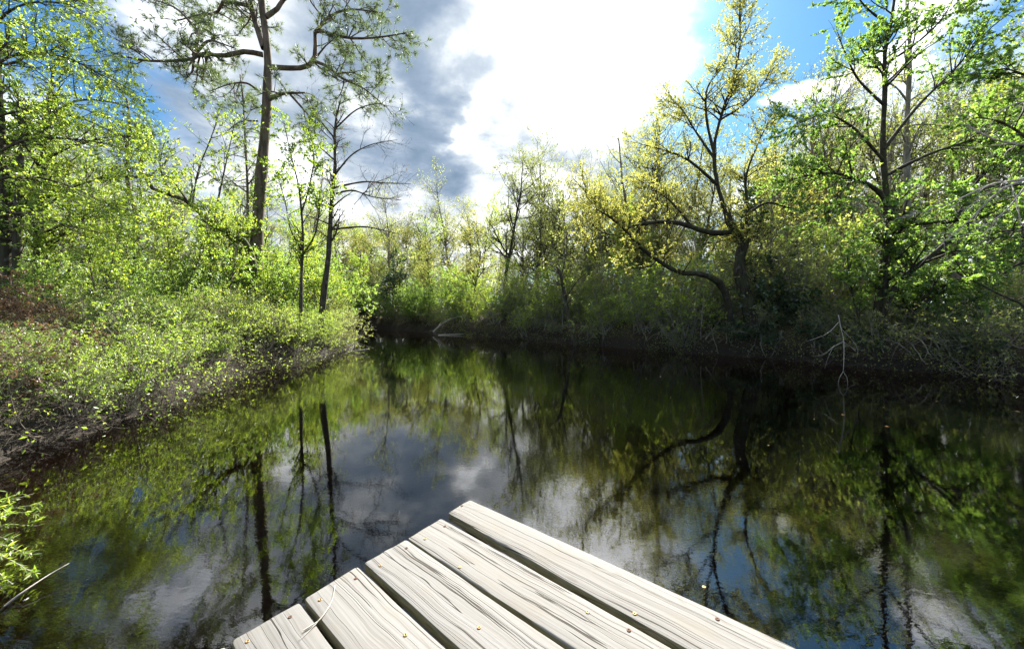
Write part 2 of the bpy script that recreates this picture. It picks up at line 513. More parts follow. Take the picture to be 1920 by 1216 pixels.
tag(obj('water', me), 'still dark pond water reflecting the trees and clouds', 'water', kind='structure')


# ------------------------------------------------------------------ dock
def wood_mat():
    m, t = mat('weathered_wood')
    tcn = t.n('ShaderNodeTexCoord'); oi = t.n('ShaderNodeObjectInfo')
    off = t.vm('MULTIPLY', oi.outputs['Random'], (37.0, 53.0, 11.0))
    v = t.vm('ADD', tcn.outputs['Object'], off)
    wv = t.n('ShaderNodeTexNoise', {'Vector': t.vm('MULTIPLY', v, (2.4, 6.0, 6.0)), 'Scale': 1.0, 'Detail': 2.0})
    vw = t.vm('ADD', v, t.vm('MULTIPLY', t.vm('SUBTRACT', wv.outputs['Color'], (.5, .5, .5)), (0, .05, .05)))
    def rot(vec, deg): return t.n('ShaderNodeMapping', {'Vector': vec, 'Rotation': (0, 0, R(deg))}).outputs[0]
    g1 = t.noise(t.vm('MULTIPLY', rot(vw, .5), (.45, 80.0, 20.0)), 1.0, 2, .5)
    g2 = t.noise(t.vm('MULTIPLY', rot(vw, -.7), (.30, 46.0, 20.0)), 1.0, 2, .5)
    grain = t.m('ADD', t.m('MULTIPLY', g1, .5), t.m('MULTIPLY', g2, .5))
    fine = t.noise(t.vm('MULTIPLY', rot(vw, .3), (1.2, 190.0, 40.0)), 1.0, 1, .5)
    crk = t.noise(t.vm('MULTIPLY', rot(vw, -.4), (.22, 32.0, 10.0)), 1.0, 2, .45, .0)
    cmask = t.sstep(t.noise(t.vm('MULTIPLY', v, (1.1, 11.0, 8.0)), 1.0, 3, .5), .34, .46)
    crack = t.m('MULTIPLY', t.sstep(t.m('ABSOLUTE', t.m('SUBTRACT', crk, .5)), .016, .004), cmask)
    # growth rings cut lengthwise: arched lines down the board
    sp = t.n('ShaderNodeSeparateXYZ', {0: t.vm('ADD', tcn.outputs['Object'], t.vm('MULTIPLY', t.vm('SUBTRACT', wv.outputs['Color'], (.5, .5, .5)), (.3, .035, 0)))})
    cy0 = t.m('MULTIPLY', t.m('SUBTRACT', oi.outputs['Random'], .5), .16)
    rr2 = t.m('SQRT', t.m('ADD', t.m('POWER', t.m('SUBTRACT', sp.outputs[1], cy0), 2.0), t.m('POWER', t.m('ADD', t.m('MULTIPLY', sp.outputs[0], .075), .01), 2.0)))
    ring = t.m('SINE', t.m('MULTIPLY', rr2, 520.0))
    ring = t.m('MULTIPLY', t.sstep(ring, .45, 1.0), t.sstep(t.noise(t.vm('MULTIPLY', v, (3.0, 14.0, 8.0)), 1.0, 3, .5), .45, .68))
    blot = t.noise(t.vm('MULTIPLY', v, (3.0, 7.0, 7.0)), 1.0, 5, .6)
    c = t.ramp(grain, [(.30, (.105, .10, .092)), (.43, (.17, .165, .156)), (.60, (.205, .202, .194))])
    c = t.mix(t.m('MULTIPLY', t.sstep(fine, .50, .72), .30), c, (.15, .135, .115, 1))
    c = t.mix(t.m('MULTIPLY', t.sstep(blot, .52, .72), .40), c, (.185, .165, .13, 1))
    c = t.mix(t.m('MULTIPLY', ring, .45), c, (.11, .095, .075, 1))
    vk = t.n('ShaderNodeTexVoronoi', {'Vector': t.vm('MULTIPLY', vw, (1.5, 5.0, .01)), 'Scale': 1.0}).outputs['Distance']
    c = t.mix(t.m('MULTIPLY', t.sstep(t.m('SINE', t.m('MULTIPLY', vk, 95.0)), .2, .9), t.m('MULTIPLY', t.sstep(vk, .22, .10), .5)), c, (.09, .07, .05, 1))
    c = t.mix(t.m('MULTIPLY', t.sstep(vk, .045, .02), .85), c, (.045, .032, .022, 1))
    c = t.mix(1.0, c, t.ramp(t.m('FRACT', t.m('MULTIPLY', oi.outputs['Random'], 7.3)), [(0, (.82, .81, .80)), (.5, (1.0, .99, .975)), (1, (.92, .895, .855))]), 'MULTIPLY')
    c = t.mix(1.0, c, (.88, .885, .90, 1), 'MULTIPLY')
    c = t.mix(t.m('MULTIPLY', crack, .92), c, (.022, .018, .014, 1))
    # weathered green-brown algae on the faces that never dry (the plank sides)
    nz = t.m('ABSOLUTE', t.n('ShaderNodeSeparateXYZ', {0: tcn.outputs['Normal']}).outputs[2])
    side = t.sstep(nz, .55, .25)
    alg = t.ramp(t.noise(t.vm('MULTIPLY', v, (6.0, 6.0, 40.0)), 1.0, 5, .65), [(.3, (.04, .035, .022)), (.5, (.13, .125, .07)), (.7, (.20, .165, .125))])
    c = t.mix(t.m('MULTIPLY', side, .9), c, alg)
    hh = t.m('SUBTRACT', t.m('ADD', grain, t.m('MULTIPLY', fine, .4)), t.m('MULTIPLY', crack, 2.2))
    bp = t.n('ShaderNodeBump', {'Height': hh, 'Strength': .75, 'Distance': .0025})
    b_ = t.n('ShaderNodeBsdfPrincipled', {'Base Color': c, 'Roughness': .82, 'Normal': bp})
    b_.inputs['Specular IOR Level'].default_value = .25
    t.n('ShaderNodeOutputMaterial', {'Surface': b_})
    return m


M['wood'] = wood_mat()
M['screw'] = col_mat('screw_brass', [(.06, .03, .012), (.20, .12, .04), (.30, .20, .08)], 300, .45, .1, .6)
M['rust'] = col_mat('screw_rust', [(.05, .022, .012), (.12, .05, .025)], 300, .8)
HD, TX = 1.22, .04                      # eye over deck, deck's slight rise towards +X


def deck(px, py):
    d = np.array([(px - 960) / F, 1, -(py - HZ) / F])
    tt = -HD / (d[2] - TX * d[0])
    return d * tt + np.array([0, 0, H])


# per plank: far-left corner, far-right corner, a point further down each edge
PL = [((840, 960), (1281, 1216), (881, 936), (1496, 1216)),
      ((765, 1008), (1081, 1216), (828, 970), (1256, 1216)),
      ((682, 1054), (862, 1216), (761, 1010), (1055, 1216)),
      ((571, 1120), (647, 1216), (671, 1060), (836, 1216)),
      ((433, 1200), (445, 1216), (561, 1127), (630, 1216))]
axis = unit(deck(1496, 1216) - deck(881, 936))
base = deck(881, 936)
dock = empty('dock', tuple(base - np.array([0, 0, base[2]]) + np.array([0, 0, -1.5])), 'weathered grey timber dock with wide gapped planks jutting over the pond', 'dock')
dl = np.array(dock.location)
up_n = unit(np.array([-TX, 0, 1.0]))
THK = .045
side_v = unit(np.cross(up_n, axis))     # across the planks, from the dock's long free edge back is -


def plank_mesh(i, A, Adir, B, Bdir, L, r):
    """A: left edge start, B: right edge start; local x along the plank"""
    o = (A + B) / 2
    n = 56
    xs = np.concatenate([[0, .006], np.linspace(.02, L, n - 2)])
    wl = np.cumsum(r.normal(size=n)) * .0009; wl -= np.linspace(wl[0], wl[-1], n)
    wr = np.cumsum(r.normal(size=n)) * .0009; wr -= np.linspace(wr[0], wr[-1], n)
    chip = np.exp(-((xs[None, :] - r.uniform(.2, L, 5)[:, None]) / .05) ** 2).sum(0) * r.uniform(.002, .008)
    cr = .005
    prof = [(0, -THK, 0), (0, -cr * 1.8, 0), (cr * .5, -cr * .5, 0), (cr * 2, 0, 0)]   # inset from edge, depth
    ragged = r.normal(0, .0022, 11)
    Vv = []
    ins = np.where(xs < .003, .005, np.where(xs < .01, .0015, 0))
    for k in range(n):
        l = A + Adir * xs[k] + side_v * (wl[k] - 0.0); rr_ = B + Bdir * xs[k] - side_v * (wr[k] - 0.0 - chip[k] * 0)
        c_ = unit(rr_ - l)
        drop = .004 if k == 0 else (.0008 if k == 1 else 0)
        row = []
        for ins_e, z, _ in prof: row.append(l + c_ * (ins_e + ins[k] + chip[k] * (ins_e > 0)) + up_n * (z if z < -.02 else z - drop))
        for f_ in (.3, .5, .7): row.append(l + (rr_ - l) * f_ + up_n * (r.normal() * .0001 - drop))
        for ins_e, z, _ in prof[::-1]: row.append(rr_ - c_ * (ins_e + ins[k]) + up_n * (z if z < -.02 else z - drop))
        if k == 0: row = [q_ - axis * z_ for q_, z_ in zip(row, ragged)]
        Vv.append(row)
    Vv = np.array(Vv)
    k = Vv.shape[1]
    ex = unit(axis)
    Mloc = np.stack([ex, side_v, up_n], 0)
    loc = (Vv.reshape(-1, 3) - o) @ Mloc.T
    ii = np.arange(n * k).reshape(n, k)
    nx = np.roll(ii, -1, 1)
    q = np.stack([ii[:-1], ii[1:], nx[1:], nx[:-1]], -1).reshape(-1, 4)
    me = mk('plank', loc, [q, ii[:1, ::-1], ii[-1:]], M['wood'], True)
    bm = bmesh.new(); bm.from_mesh(me); bmesh.ops.recalc_face_normals(bm, faces=bm.faces); bm.to_mesh(me); bm.free()
    try: me.set_sharp_from_angle(angle=R(50))
    except Exception: pass
    return me, o


Rm = Matrix(((axis[0], side_v[0], up_n[0]), (axis[1], side_v[1], up_n[1]), (axis[2], side_v[2], up_n[2])))
screw_px = [[(866, 948), (1190, 1150), (1320, 1100), (1345, 1160)],
            [(834, 986), (797, 1010), (862, 1063), (1179, 1181), (1102, 1147)],
            [(762, 1027), (713, 1060), (898, 1176)],
            [(667, 1084), (600, 1124), (760, 1190)],
            [(544, 1156), (464, 1202)]]


def disc_mesh():
    mb = MB()
    a = np.arange(12) * 2 * np.pi / 12
    rr_ = [(.0065, -.004), (.0065, .0012), (.0048, .0022), (.0028, .0020), (.0022, -.0012)]
    V = np.array([[(q * math.cos(x), q * math.sin(x), z) for x in a] for q, z in rr_])
    ii = np.arange(60).reshape(5, 12); nx = np.roll(ii, -1, 1)
    mb.add(V, [np.stack([ii[:-1], nx[:-1], nx[1:], ii[1:]], -1).reshape(-1, 4), ii[-1:].copy()])
    return mb


screw_m = disc_mesh().mesh('screw', M['screw']); rust_m = disc_mesh().mesh('screw', M['rust'])
r = np.random.default_rng(3)
edges = []
for i, (a, a2, b, b2) in enumerate(PL):
    A, A2, B, B2 = deck(*a), deck(*a2), deck(*b), deck(*b2)
    if i == 4: Ad = axis
    else: Ad = unit(A2 - A)
    edges.append((A, Ad, B, unit(B2 - B)))
Wd = np.linalg.norm(edges[3][0] - edges[3][2])
A0 = deck(423, 1208)
edges.append((A0 - side_v * Wd, axis, A0, axis))
edges.append((A0 - side_v * (2 * Wd + .03), axis, A0 - side_v * (Wd + .03), axis))
for i, (A, Ad, B, Bd) in enumerate(edges):
    me, o = plank_mesh(i, A, unit(Ad * .8 + axis * .2), B, unit(Bd * .8 + axis * .2), 3.6, r)
    p = obj('plank', me, dock)
    p.matrix_local = Matrix.Translation(Vector(o - dl)) @ Rm.to_4x4()
    for j, (u, v) in enumerate(screw_px[i] if i < 5 else []):
        q = (deck(u, v) - o) @ np.stack([axis, side_v, up_n], 0).T
        s = obj('screw', screw_m if j % 3 else rust_m, p)
        s.location = (q[0], q[1], .0008)
        s.rotation_euler = (0, 0, j * 1.3 + i)
        s.scale = (1.25, 1.25, 1)


def box_mesh(name, sx, sy, sz, material, bev=.006):
    bm = bmesh.new(); bmesh.ops.create_cube(bm, size=1.0)
    for v in bm.verts: v.co = Vector((v.co.x * sx, v.co.y * sy, v.co.z * sz))
    bmesh.ops.bevel(bm, geom=list(bm.edges), offset=bev, segments=2, affect='EDGES')
    me = bpy.data.meshes.new(name); bm.to_mesh(me); bm.free(); me.materials.append(material)
    return me


endv = side_v
mid = (edges[0][2] + edges[-1][0]) / 2
wid = np.linalg.norm(edges[0][2] - edges[-1][0])
for dx in (.14, 1.5, 2.9):
    j = obj('joist', box_mesh('joist', .045, wid - .06, .17, M['wood']), dock)
    ctr3 = mid + axis * dx - up_n * (THK + .088)
    j.matrix_local = Matrix.Translation(Vector(ctr3 - dl)) @ Rm.to_4x4()
for dx in (.24, 2.8):
    for s in (-1, 1):
        q = mid + axis * dx + side_v * s * (wid / 2 - .22)
        mb = MB()
        top = q[2] - THK - .02
        zz_ = np.linspace(-2.2, top, 7)
        pts = np.array([[(q[0], q[1], z) for z in zz_]])
        tubes(mb, pts, np.full((1, 7), .085), 14)
        obj('pile', mb.mesh('pile', M['wood'], origin=dl), dock)

# twig lying on the planks
mb = MB()
tw = resample([deck(a, b) + np.array([0, 0, .006]) for a, b in ((569, 1184), (585, 1174), (599, 1164), (612, 1147), (622, 1128), (626, 1112), (628, 1099))], 14)
tubes(mb, tw[None], np.linspace(.0028, .0012, 15)[None] * (1 + .25 * np.sin(np.arange(15) * 2.1))[None], 6)
tw2 = resample([deck(599, 1164) + np.array([0, 0, .006]), deck(585, 1178) + np.array([0, 0, .003]), deck(560, 1202) + np.array([0, 0, .004])], 8)
tubes(mb, tw2[None], np.linspace(.0018, .0008, 9)[None], 5)
tag(obj('fallen_twig', mb.mesh('fallen_twig', M['twig_pale'], origin=tw[0]), loc=tuple(tw[0])), 'thin pale forked twig lying across two dock planks', 'twig')


# ------------------------------------------------------------------ plants: prototypes
def skeleton(r, trunks, levels):
    """trunks: (pts(B,n,3), rad(B,n)); levels: list of dict for spawn + 'on' list"""
    lv = [trunks]
    for s in levels:
        s = dict(s)
        on = s.pop('on', None)
        if on is None: on = [len(lv) - 1]
        for k in s.pop('merge', []): pass
        Pq, Rq = [], []
        cnt = s.pop('count')
        tot = sum(np.linalg.norm(np.diff(lv[o][0], axis=1), axis=2).sum() for o in on)
        for o in on:
            l = np.linalg.norm(np.diff(lv[o][0], axis=1), axis=2).sum()
            a, b = spawn(r, lv[o][0], lv[o][1], int(round(cnt * l / tot)), **s)
            Pq.append(a); Rq.append(b)
        lv.append((np.concatenate(Pq), np.concatenate(Rq)))
    return lv


def wood_mesh(lv, sides, material, origin=(0, 0, 0), name='trunk', skip=()):
    mb = MB()
    for i, ((a, b), s) in enumerate(zip(lv, sides)):
        if i in skip or len(a) == 0: continue
        tubes(mb, a, b, s)
    return mb.mesh(name, material, True, origin)


def straight(r, h, lean, rad, n=10, wob_=.05, count=1, spread=0.0, rtip=.15):
    D = np.c_[r.normal(0, lean + spread, (count, 2)), np.ones(count)]
    S = np.c_[r.normal(0, .04 + spread * .25, (count, 2)), np.full(count, -.12)]
    L = h * r.uniform(.75, 1.05, count)
    pts = grow(r, S, unit(D), L, n, wob_, .02)
    t_ = np.linspace(0, 1, n + 1)
    rd = rad * (1 - (1 - rtip) * t_ ** .8)
    rd[0] *= 1.35
    return pts, np.repeat(rd[None], count, 0) * r.uniform(.8, 1.1, count)[:, None]


PROTO = {}


def proto(key, seed, trunk, levels, sides, bark, leafmat=None, nleaf=0, lsize=.06, lev=(-1,), shape=OVAL, names=('trunk', 'crown'), twigmat=None, **lk):
    r = np.random.default_rng(seed)
    lv = skeleton(r, straight(r, **trunk), levels)
    parts = [(names[0], wood_mesh(lv, sides, M[bark], name=names[0], skip=(len(lv) - 1,) if twigmat else ()))]
    if twigmat:
        parts.append(('twigs', wood_mesh(lv, sides, M[twigmat], name='twigs', skip=tuple(range(len(lv) - 1)))))
    if leafmat:
        mb = MB()
        for l in lev: leaves_on(mb, r, lv[l][0], lv[l][1], nleaf // len(lev), lsize, shape=shape, **lk)
        parts.append((names[1], mb.mesh(names[1], M[leafmat], False)))
    PROTO.setdefault(key, []).append(parts)


# trees
for sd in (1, 2, 3):
    proto('tree_lime', 10 + sd, dict(h=9.5, lean=.07, rad=.11, n=12, wob_=.06),
          [dict(count=30, t0=.22, ang=52, L=(1.6, 3.2), shrink=.55, n=6, wander=.12, up=.06),
           dict(count=210, t0=.2, ang=45, L=(.6, 1.3), shrink=.3, n=4, wander=.16, up=.03, rmin=.005),
           dict(count=1100, t0=.15, ang=45, L=(.25, .6), shrink=.2, n=3, wander=.2, up=.02, rmin=.0032)],
          (8, 5, 3, 3), 'bark_dark', 'lime', 6500, .08)
    proto('tree_yellow', 20 + sd, dict(h=8.5, lean=.1, rad=.12, n=12, wob_=.08),
          [dict(count=26, t0=.3, ang=55, L=(1.5, 3.2), shrink=.5, n=6, wander=.16, up=.06),
           dict(count=220, t0=.2, ang=48, L=(.5, 1.2), shrink=.3, n=4, wander=.2, up=.03, rmin=.005),
           dict(count=1100, t0=.15, ang=48, L=(.2, .5), shrink=.2, n=3, wander=.2, up=.02, rmin=.0032)],
          (8, 5, 3, 3), 'bark_dark', 'yellow', 7000, .07)
    proto('tree_bare', 30 + sd, dict(h=10, lean=.06, rad=.12, n=12, wob_=.05),
          [dict(count=30, t0=.25, ang=42, L=(1.6, 3.4), shrink=.5, n=6, wander=.12, up=.08),
           dict(count=240, t0=.2, ang=40, L=(.6, 1.4), shrink=.3, n=4, wander=.16, up=.05, rmin=.005),
           dict(count=1700, t0=.1, ang=40, L=(.3, .7), shrink=.2, n=3, wander=.18, up=.04, rmin=.0035)],
          (8, 5, 3, 3), 'bark_grey', 'olive', 3500, .06)
    proto('tree_olive', 40 + sd, dict(h=8.5, lean=.08, rad=.14, n=12, wob_=.09),
          [dict(count=26, t0=.3, ang=50, L=(2, 3.6), shrink=.4, n=6, wander=.16, up=.07),
           dict(count=260, t0=.25, ang=45, L=(.6, 1.3), shrink=.3, n=4, wander=.2, up=.05, rmin=.005),
           dict(count=1400, t0=.2, ang=45, L=(.2, .5), shrink=.2, n=3, wander=.2, up=.03, rmin=.0032)],
          (8, 5, 3, 3), 'bark_dark', 'grey_green', 6000, .068)
for sd in (1, 2):
    proto('tree_dark', 50 + sd, dict(h=6.5, lean=.06, rad=.12, n=10, wob_=.06),
          [dict(count=40, t0=.12, ang=58, L=(1.3, 2.3), shrink=.5, n=5, wander=.14, up=.02),
           dict(count=320, t0=.2, ang=48, L=(.4, .9), shrink=.3, n=3, wander=.2, up=.02, rmin=.004)],
          (8, 4, 3), 'bark_dark', 'ever', 13000, .10)
    proto('sapling', 60 + sd, dict(h=5.2, lean=.12, rad=.04, n=9, wob_=.07),
          [dict(count=26, t0=.18, ang=48, L=(.7, 1.7), shrink=.55, n=5, wander=.14, up=.06, rmin=.004),
           dict(count=200, t0=.15, ang=45, L=(.25, .6), shrink=.3, n=3, wander=.2, up=.03, rmin=.0028)],
          (6, 4, 3), 'twig_dark', 'lime', 3600, .06)
for sd in (1, 2):
    proto('pole', 65 + sd, dict(h=6.5, lean=.10, rad=.035, n=9, wob_=.05),
          [dict(count=22, t0=.2, ang=40, L=(.6, 1.6), shrink=.5, n=5, wander=.12, up=.08, rmin=.005),
           dict(count=190, t0=.15, ang=42, L=(.25, .7), shrink=.3, n=3, wander=.18, up=.04, rmin=.0035)],
          (6, 4, 3), 'bark_grey', 'olive', 700, .05)
# shrubs
for sd in (1, 2, 3):
    proto('shrub_lime', 70 + sd, dict(h=1.7, lean=.1, rad=.014, n=6, wob_=.12, count=16, spread=.45),
          [dict(count=130, t0=.15, ang=45, L=(.3, .8), shrink=.3, n=4, wander=.18, up=.04, rmin=.0028),
           dict(count=420, t0=.15, ang=45, L=(.12, .32), shrink=.2, n=3, wander=.2, up=.03, rmin=.002)],
          (5, 3, 3), 'twig', 'lime', 4600, .04, names=('stems', 'foliage'))
    proto('shrub_spring', 75 + sd, dict(h=2.3, lean=.08, rad=.016, n=7, wob_=.1, count=18, spread=.32),
          [dict(count=150, t0=.2, ang=40, L=(.35, .9), shrink=.3, n=4, wander=.15, up=.06, rmin=.0028),
           dict(count=500, t0=.15, ang=45, L=(.12, .35), shrink=.2, n=3, wander=.2, up=.03, rmin=.002)],
          (5, 3, 3), 'twig_dark', 'spring', 6500, .055, names=('stems', 'foliage'))
    proto('shrub_grey', 80 + sd, dict(h=1.5, lean=.2, rad=.012, n=6, wob_=.16, count=20, spread=.7),
          [dict(count=170, t0=.15, ang=50, L=(.3, .9), shrink=.3, n=4, wander=.2, up=.01, rmin=.0028),
           dict(count=520, t0=.1, ang=50, L=(.12, .35), shrink=.2, n=3, wander=.25, up=.0, rmin=.002)],
          (5, 3, 3), 'twig', 'grey_green', 3800, .045, names=('stems', 'foliage'))
    proto('shrub_bare', 85 + sd, dict(h=1.1, lean=.3, rad=.010, n=6, wob_=.2, count=22, spread=1.1),
          [dict(count=170, t0=.15, ang=50, L=(.2, .7), shrink=.3, n=4, wander=.25, up=-.04, rmin=.0026),
           dict(count=420, t0=.1, ang=50, L=(.1, .35), shrink=.2, n=3, wander=.3, up=-.03, rmin=.0018)],
          (4, 3, 3), 'twig_dark', 'lime', 420, .045, names=('stems', 'foliage'))
for sd in (1, 2):
    proto('shrub_dark', 90 + sd, dict(h=1.5, lean=.1, rad=.014, n=6, wob_=.1, count=14, spread=.5),
          [dict(count=130, t0=.15, ang=48, L=(.25, .7), shrink=.3, n=4, wander=.18, up=.03, rmin=.0028)],
          (5, 3), 'twig_dark', 'ever', 4500, .065, names=('stems', 'foliage'))
    proto('shrub_olive', 93 + sd, dict(h=2.6, lean=.08, rad=.014, n=7, wob_=.1, count=22, spread=.28),
          [dict(count=200, t0=.2, ang=38, L=(.35, .9), shrink=.3, n=4, wander=.15, up=.07, rmin=.0028),
           dict(count=700, t0=.15, ang=45, L=(.15, .4), shrink=.2, n=3, wander=.2, up=.03, rmin=.002)],
          (5, 3, 3), 'twig', 'olive', 3600, .05, names=('stems', 'foliage'))
    proto('shrub_dead', 96 + sd, dict(h=1.3, lean=.2, rad=.009, n=6, wob_=.15, count=22, spread=.5),
          [dict(count=160, t0=.15, ang=50, L=(.2, .6), shrink=.3, n=4, wander=.22, up=-.02, rmin=.0026)],
          (4, 3), 'twig_dark', 'dead', 3800, .042, names=('stems', 'foliage'))

prng = np.random.default_rng(99)
# landmarks: (bearing pixel, distance, words)
LM = [(20, 6.8, 'the dead bracken'), (250, 17, 'the smaller pine'), (478, 15, 'the tall pine'), (603, 13.4, 'the slim dark tree'), (360, 13.5, 'the mossy leaning trunk'), (778, 30, 'the round bright bush'),
      (945, 24, 'the rounded grey-green tree'), (1078, 17.2, 'the leaning waterline trunk'), (1230, 19, 'the grey snag'), (1405, 13.2, 'the crooked oak'), (1580, 8.2, 'the dead hanging branch'), (1645, 9.5, 'the maple'), (1793, 15.5, 'the stout tan trunk'),
      (130, 11, 'the dense lime tree'), (40, 5.5, 'the cut log')]


def where(x, y):
    px = 960 + x / max(y, .5) * F
    k = min(range(len(LM)), key=lambda i: math.hypot((px - LM[i][0]) / 60, (y - LM[i][1]) / 3.0))
    dx = (LM[k][0] - 960) / F * LM[k][1]
    dd = y - LM[k][1]
    if abs(px - LM[k][0]) < 45 and dd > 1.2: rel = 'behind'
    elif abs(px - LM[k][0]) < 45 and dd < -1.2: rel = 'in front of'
    elif math.hypot(x - dx, dd) < 2.5: rel = 'close beside'
    elif dd > 4: rel = 'further back than'
    else: rel = 'some way from'
    return rel + ' ' + LM[k][2]



def place(key, name, x, y, scale, label, cat, group, z=None, variant=None, rz=None, sink=0.0, sz=1.0):
    parts = PROTO[key][int(prng.integers(len(PROTO[key]))) if variant is None else variant]
    zz_ = float(gz(np.array([x]), np.array([y]))[0]) if z is None else z
    if y < 7.6 and y > 3.9 and sdist(x, y)[0] > .5 and 960 + x / y * F < 170 and key in ('shrub_lime', 'shrub_spring', 'shrub_grey'):
        scale *= .5            # only low growth round the log and the bracken
    if group and name != 'dead_bracken':
        label = label + ', ' + where(x, y)
    e = empty(name, (x, y, max(zz_, -.05) - sink), label, cat, group, prng.uniform(0, 6.28) if rz is None else rz, (scale, scale, scale * sz))
    for nm, me in parts: obj(nm, me, e)
    return e


# ------------------------------------------------------------------ trees traced from the photograph, each at its own distance
def hero(name, label, base, limbs, levels, sides, bark, leaf=None, nleaf=0, lsize=.07, lev=(-1,), seed=0, twigmat=None, sub_on=None, group=None, shape=OVAL, needle=None, fine_from=2, **lk):
    """limbs: (pixel list, depth start, depth end, radius start, radius end)"""
    r = np.random.default_rng(seed)
    L0, R0 = [], []
    for px, d0, d1, r0, r1 in limbs:
        n_ = len(px)
        L0.append(resample([P(a, b, d0 + (d1 - d0) * i / (n_ - 1)) for i, (a, b) in enumerate(px)], 16))
        w_ = 1 + .10 * np.sin(np.arange(17) * 1.9 + r.uniform(0, 6))
        R0.append(np.linspace(r0, r1, 17) * w_)
    lv = skeleton(r, (np.array(L0), np.array(R0)), levels)
    if sub_on is not None:                      # keep side growth off the bare lower trunk
        pass
    e = empty(name, tuple(base), label, 'tree', group)
    obj('trunk', wood_mesh(lv, sides, M[bark], base, 'trunk'), e)
    if leaf:
        mb = MB()
        for l in lev: leaves_on(mb, r, lv[l][0], lv[l][1], nleaf // len(lev), lsize, shape=shape, **lk)
        obj('crown', mb.mesh('crown', M[leaf], False, base), e)
    if needle:
        mb = MB()
        Pt = lv[-1][0]
        tip = Pt[:, -1]; D = unit(Pt[:, -1] - Pt[:, -2])
        needles(mb, r, tip, D, **needle)
        obj('needles', mb.mesh('needles', M['pine'], False, base), e)
    return e, lv


def at_ground(px, d, dz=-.1):
    x = (px - 960) / F * d
    return np.array([x, d, float(gz(np.array([x]), np.array([d]))[0]) + dz])


def down(px, py, d):
    """pixel pair list prefix that takes a trunk down to the ground"""
    q = at_ground(px, d, -.15)
    return (px, HZ - (q[2] - H) * F / d)


# tall pine
dp = 15.0
hero('pine_tree', 'tall pine with crooked spreading limbs and needle tufts above the sunny bank', at_ground(478, dp), [
    ([down(474, 0, dp), (480, 480), (484, 414), (491, 316), (498, 237), (501, 178), (503, 118), (498, 59), (490, 0), (486, -90), (492, -170)], dp, dp, .275, .07)],
    [], (14,), 'bark_pine', seed=1)
pine = bpy.data.objects['pine_tree']
pl = [
    ([(493, 103), (458, 97), (418, 105), (379, 100), (363, 110), (328, 114), (276, 114), (229, 105), (190, 91)], dp, dp - 2.2, .105, .018),
    ([(367, 100), (391, 77), (418, 83), (438, 90)], dp - .8, dp - 1.6, .06, .02),
    ([(363, 105), (371, 63), (355, 40), (328, 15), (290, 0)], dp - .9, dp - .4, .07, .02),
    ([(363, 112), (360, 135), (345, 150)], dp - .9, dp - 1.2, .05, .02),
    ([(470, 12), (442, 6), (418, 4), (407, 24), (375, 28), (330, 40)], dp, dp + 1.5, .09, .02),
    ([(507, 126), (545, 128), (572, 126), (588, 114), (592, 79), (592, 55), (616, 63), (660, 72), (710, 70), (762, 62)], dp, dp - 1.0, .11, .018),
    ([(588, 114), (616, 126), (640, 146), (680, 165), (712, 190)], dp - .5, dp - 1.6, .07, .015),
    ([(592, 60), (620, 30), (660, 18), (720, 25)], dp - .6, dp + .5, .07, .015),
    ([(505, 186), (529, 176), (572, 174)], dp, dp - .5, .09, .03),
    ([(545, 178), (576, 213), (600, 241), (622, 262)], dp - .3, dp - 1.2, .05, .015),
    ([(499, 32), (521, 16), (540, -6), (620, -30), (690, -20)], dp, dp + .6, .10, .02),
    ([(495, 91), (478, 40), (468, 0), (440, -60)], dp, dp + .4, .13, .05),
    ([(484, 170), (462, 156), (430, 158), (392, 172)], dp, dp - 1.5, .05, .012),
    ([(484, 227), (450, 229), (418, 253)], dp, dp - .6, .035, .012),
    ([(488, -40), (430, -70), (340, -60), (250, -40)], dp, dp + 1, .11, .02),
    ([(490, -60), (560, -90), (650, -70)], dp, dp - 1.4, .11, .02),
    ([(487, -80), (500, -120), (470, -180)], dp, dp - 1.4, .09, .02)]
r = np.random.default_rng(5)
L0 = np.array([resample([P(a, b, d0 + (d1 - d0) * i / (len(q) - 1)) for i, (a, b) in enumerate(q)], 16) for q, d0, d1, _, _ in pl])
R0 = np.array([np.linspace(a, b, 17) for *_, a, b in pl])
lv = skeleton(r, (L0, R0), [
    dict(count=210, t0=.22, ang=58, L=(.7, 1.6), shrink=.25, n=5, wander=.24, up=.03, rmin=.008),
    dict(count=1100, t0=.2, ang=50, L=(.25, .7), shrink=.2, n=4, wander=.28, up=.05, rmin=.006),
    dict(count=2300, on=[2, 1], t0=.35, ang=45, L=(.12, .35), shrink=.2, n=3, wander=.25, up=.09, rmin=.0045)])
pb = np.array(pine.location)
obj('limbs', wood_mesh(lv, (8, 5, 4, 3), M['bark_pine'], pb, 'limbs'), pine)
mb = MB()
for a, b in ((2, 20), (3, 20)):
    Pt = lv[a][0]
    needles(mb, r, Pt[:, -1], unit(Pt[:, -1] - Pt[:, -2]), b, .24, .0062)
obj('needles', mb.mesh('needles', M['pine'], False, pb), pine)
# pale green vine on the pine's trunk
tp = resample([P(a, b, dp) for a, b in ((488, 440), (491, 316), (498, 237), (501, 190))], 16)[None]
vp, vr = spawn(r, tp, np.full((1, 17), .3), 90, t0=0, ang=80, L=(.25, .6), shrink=0, n=3, wander=.2, up=-.02, rmin=.004)
mb = MB(); leaves_on(mb, r, vp, vr, 1900, .075, t0=.3)
obj('vine', mb.mesh('vine', M['lime'], False, pb), pine)

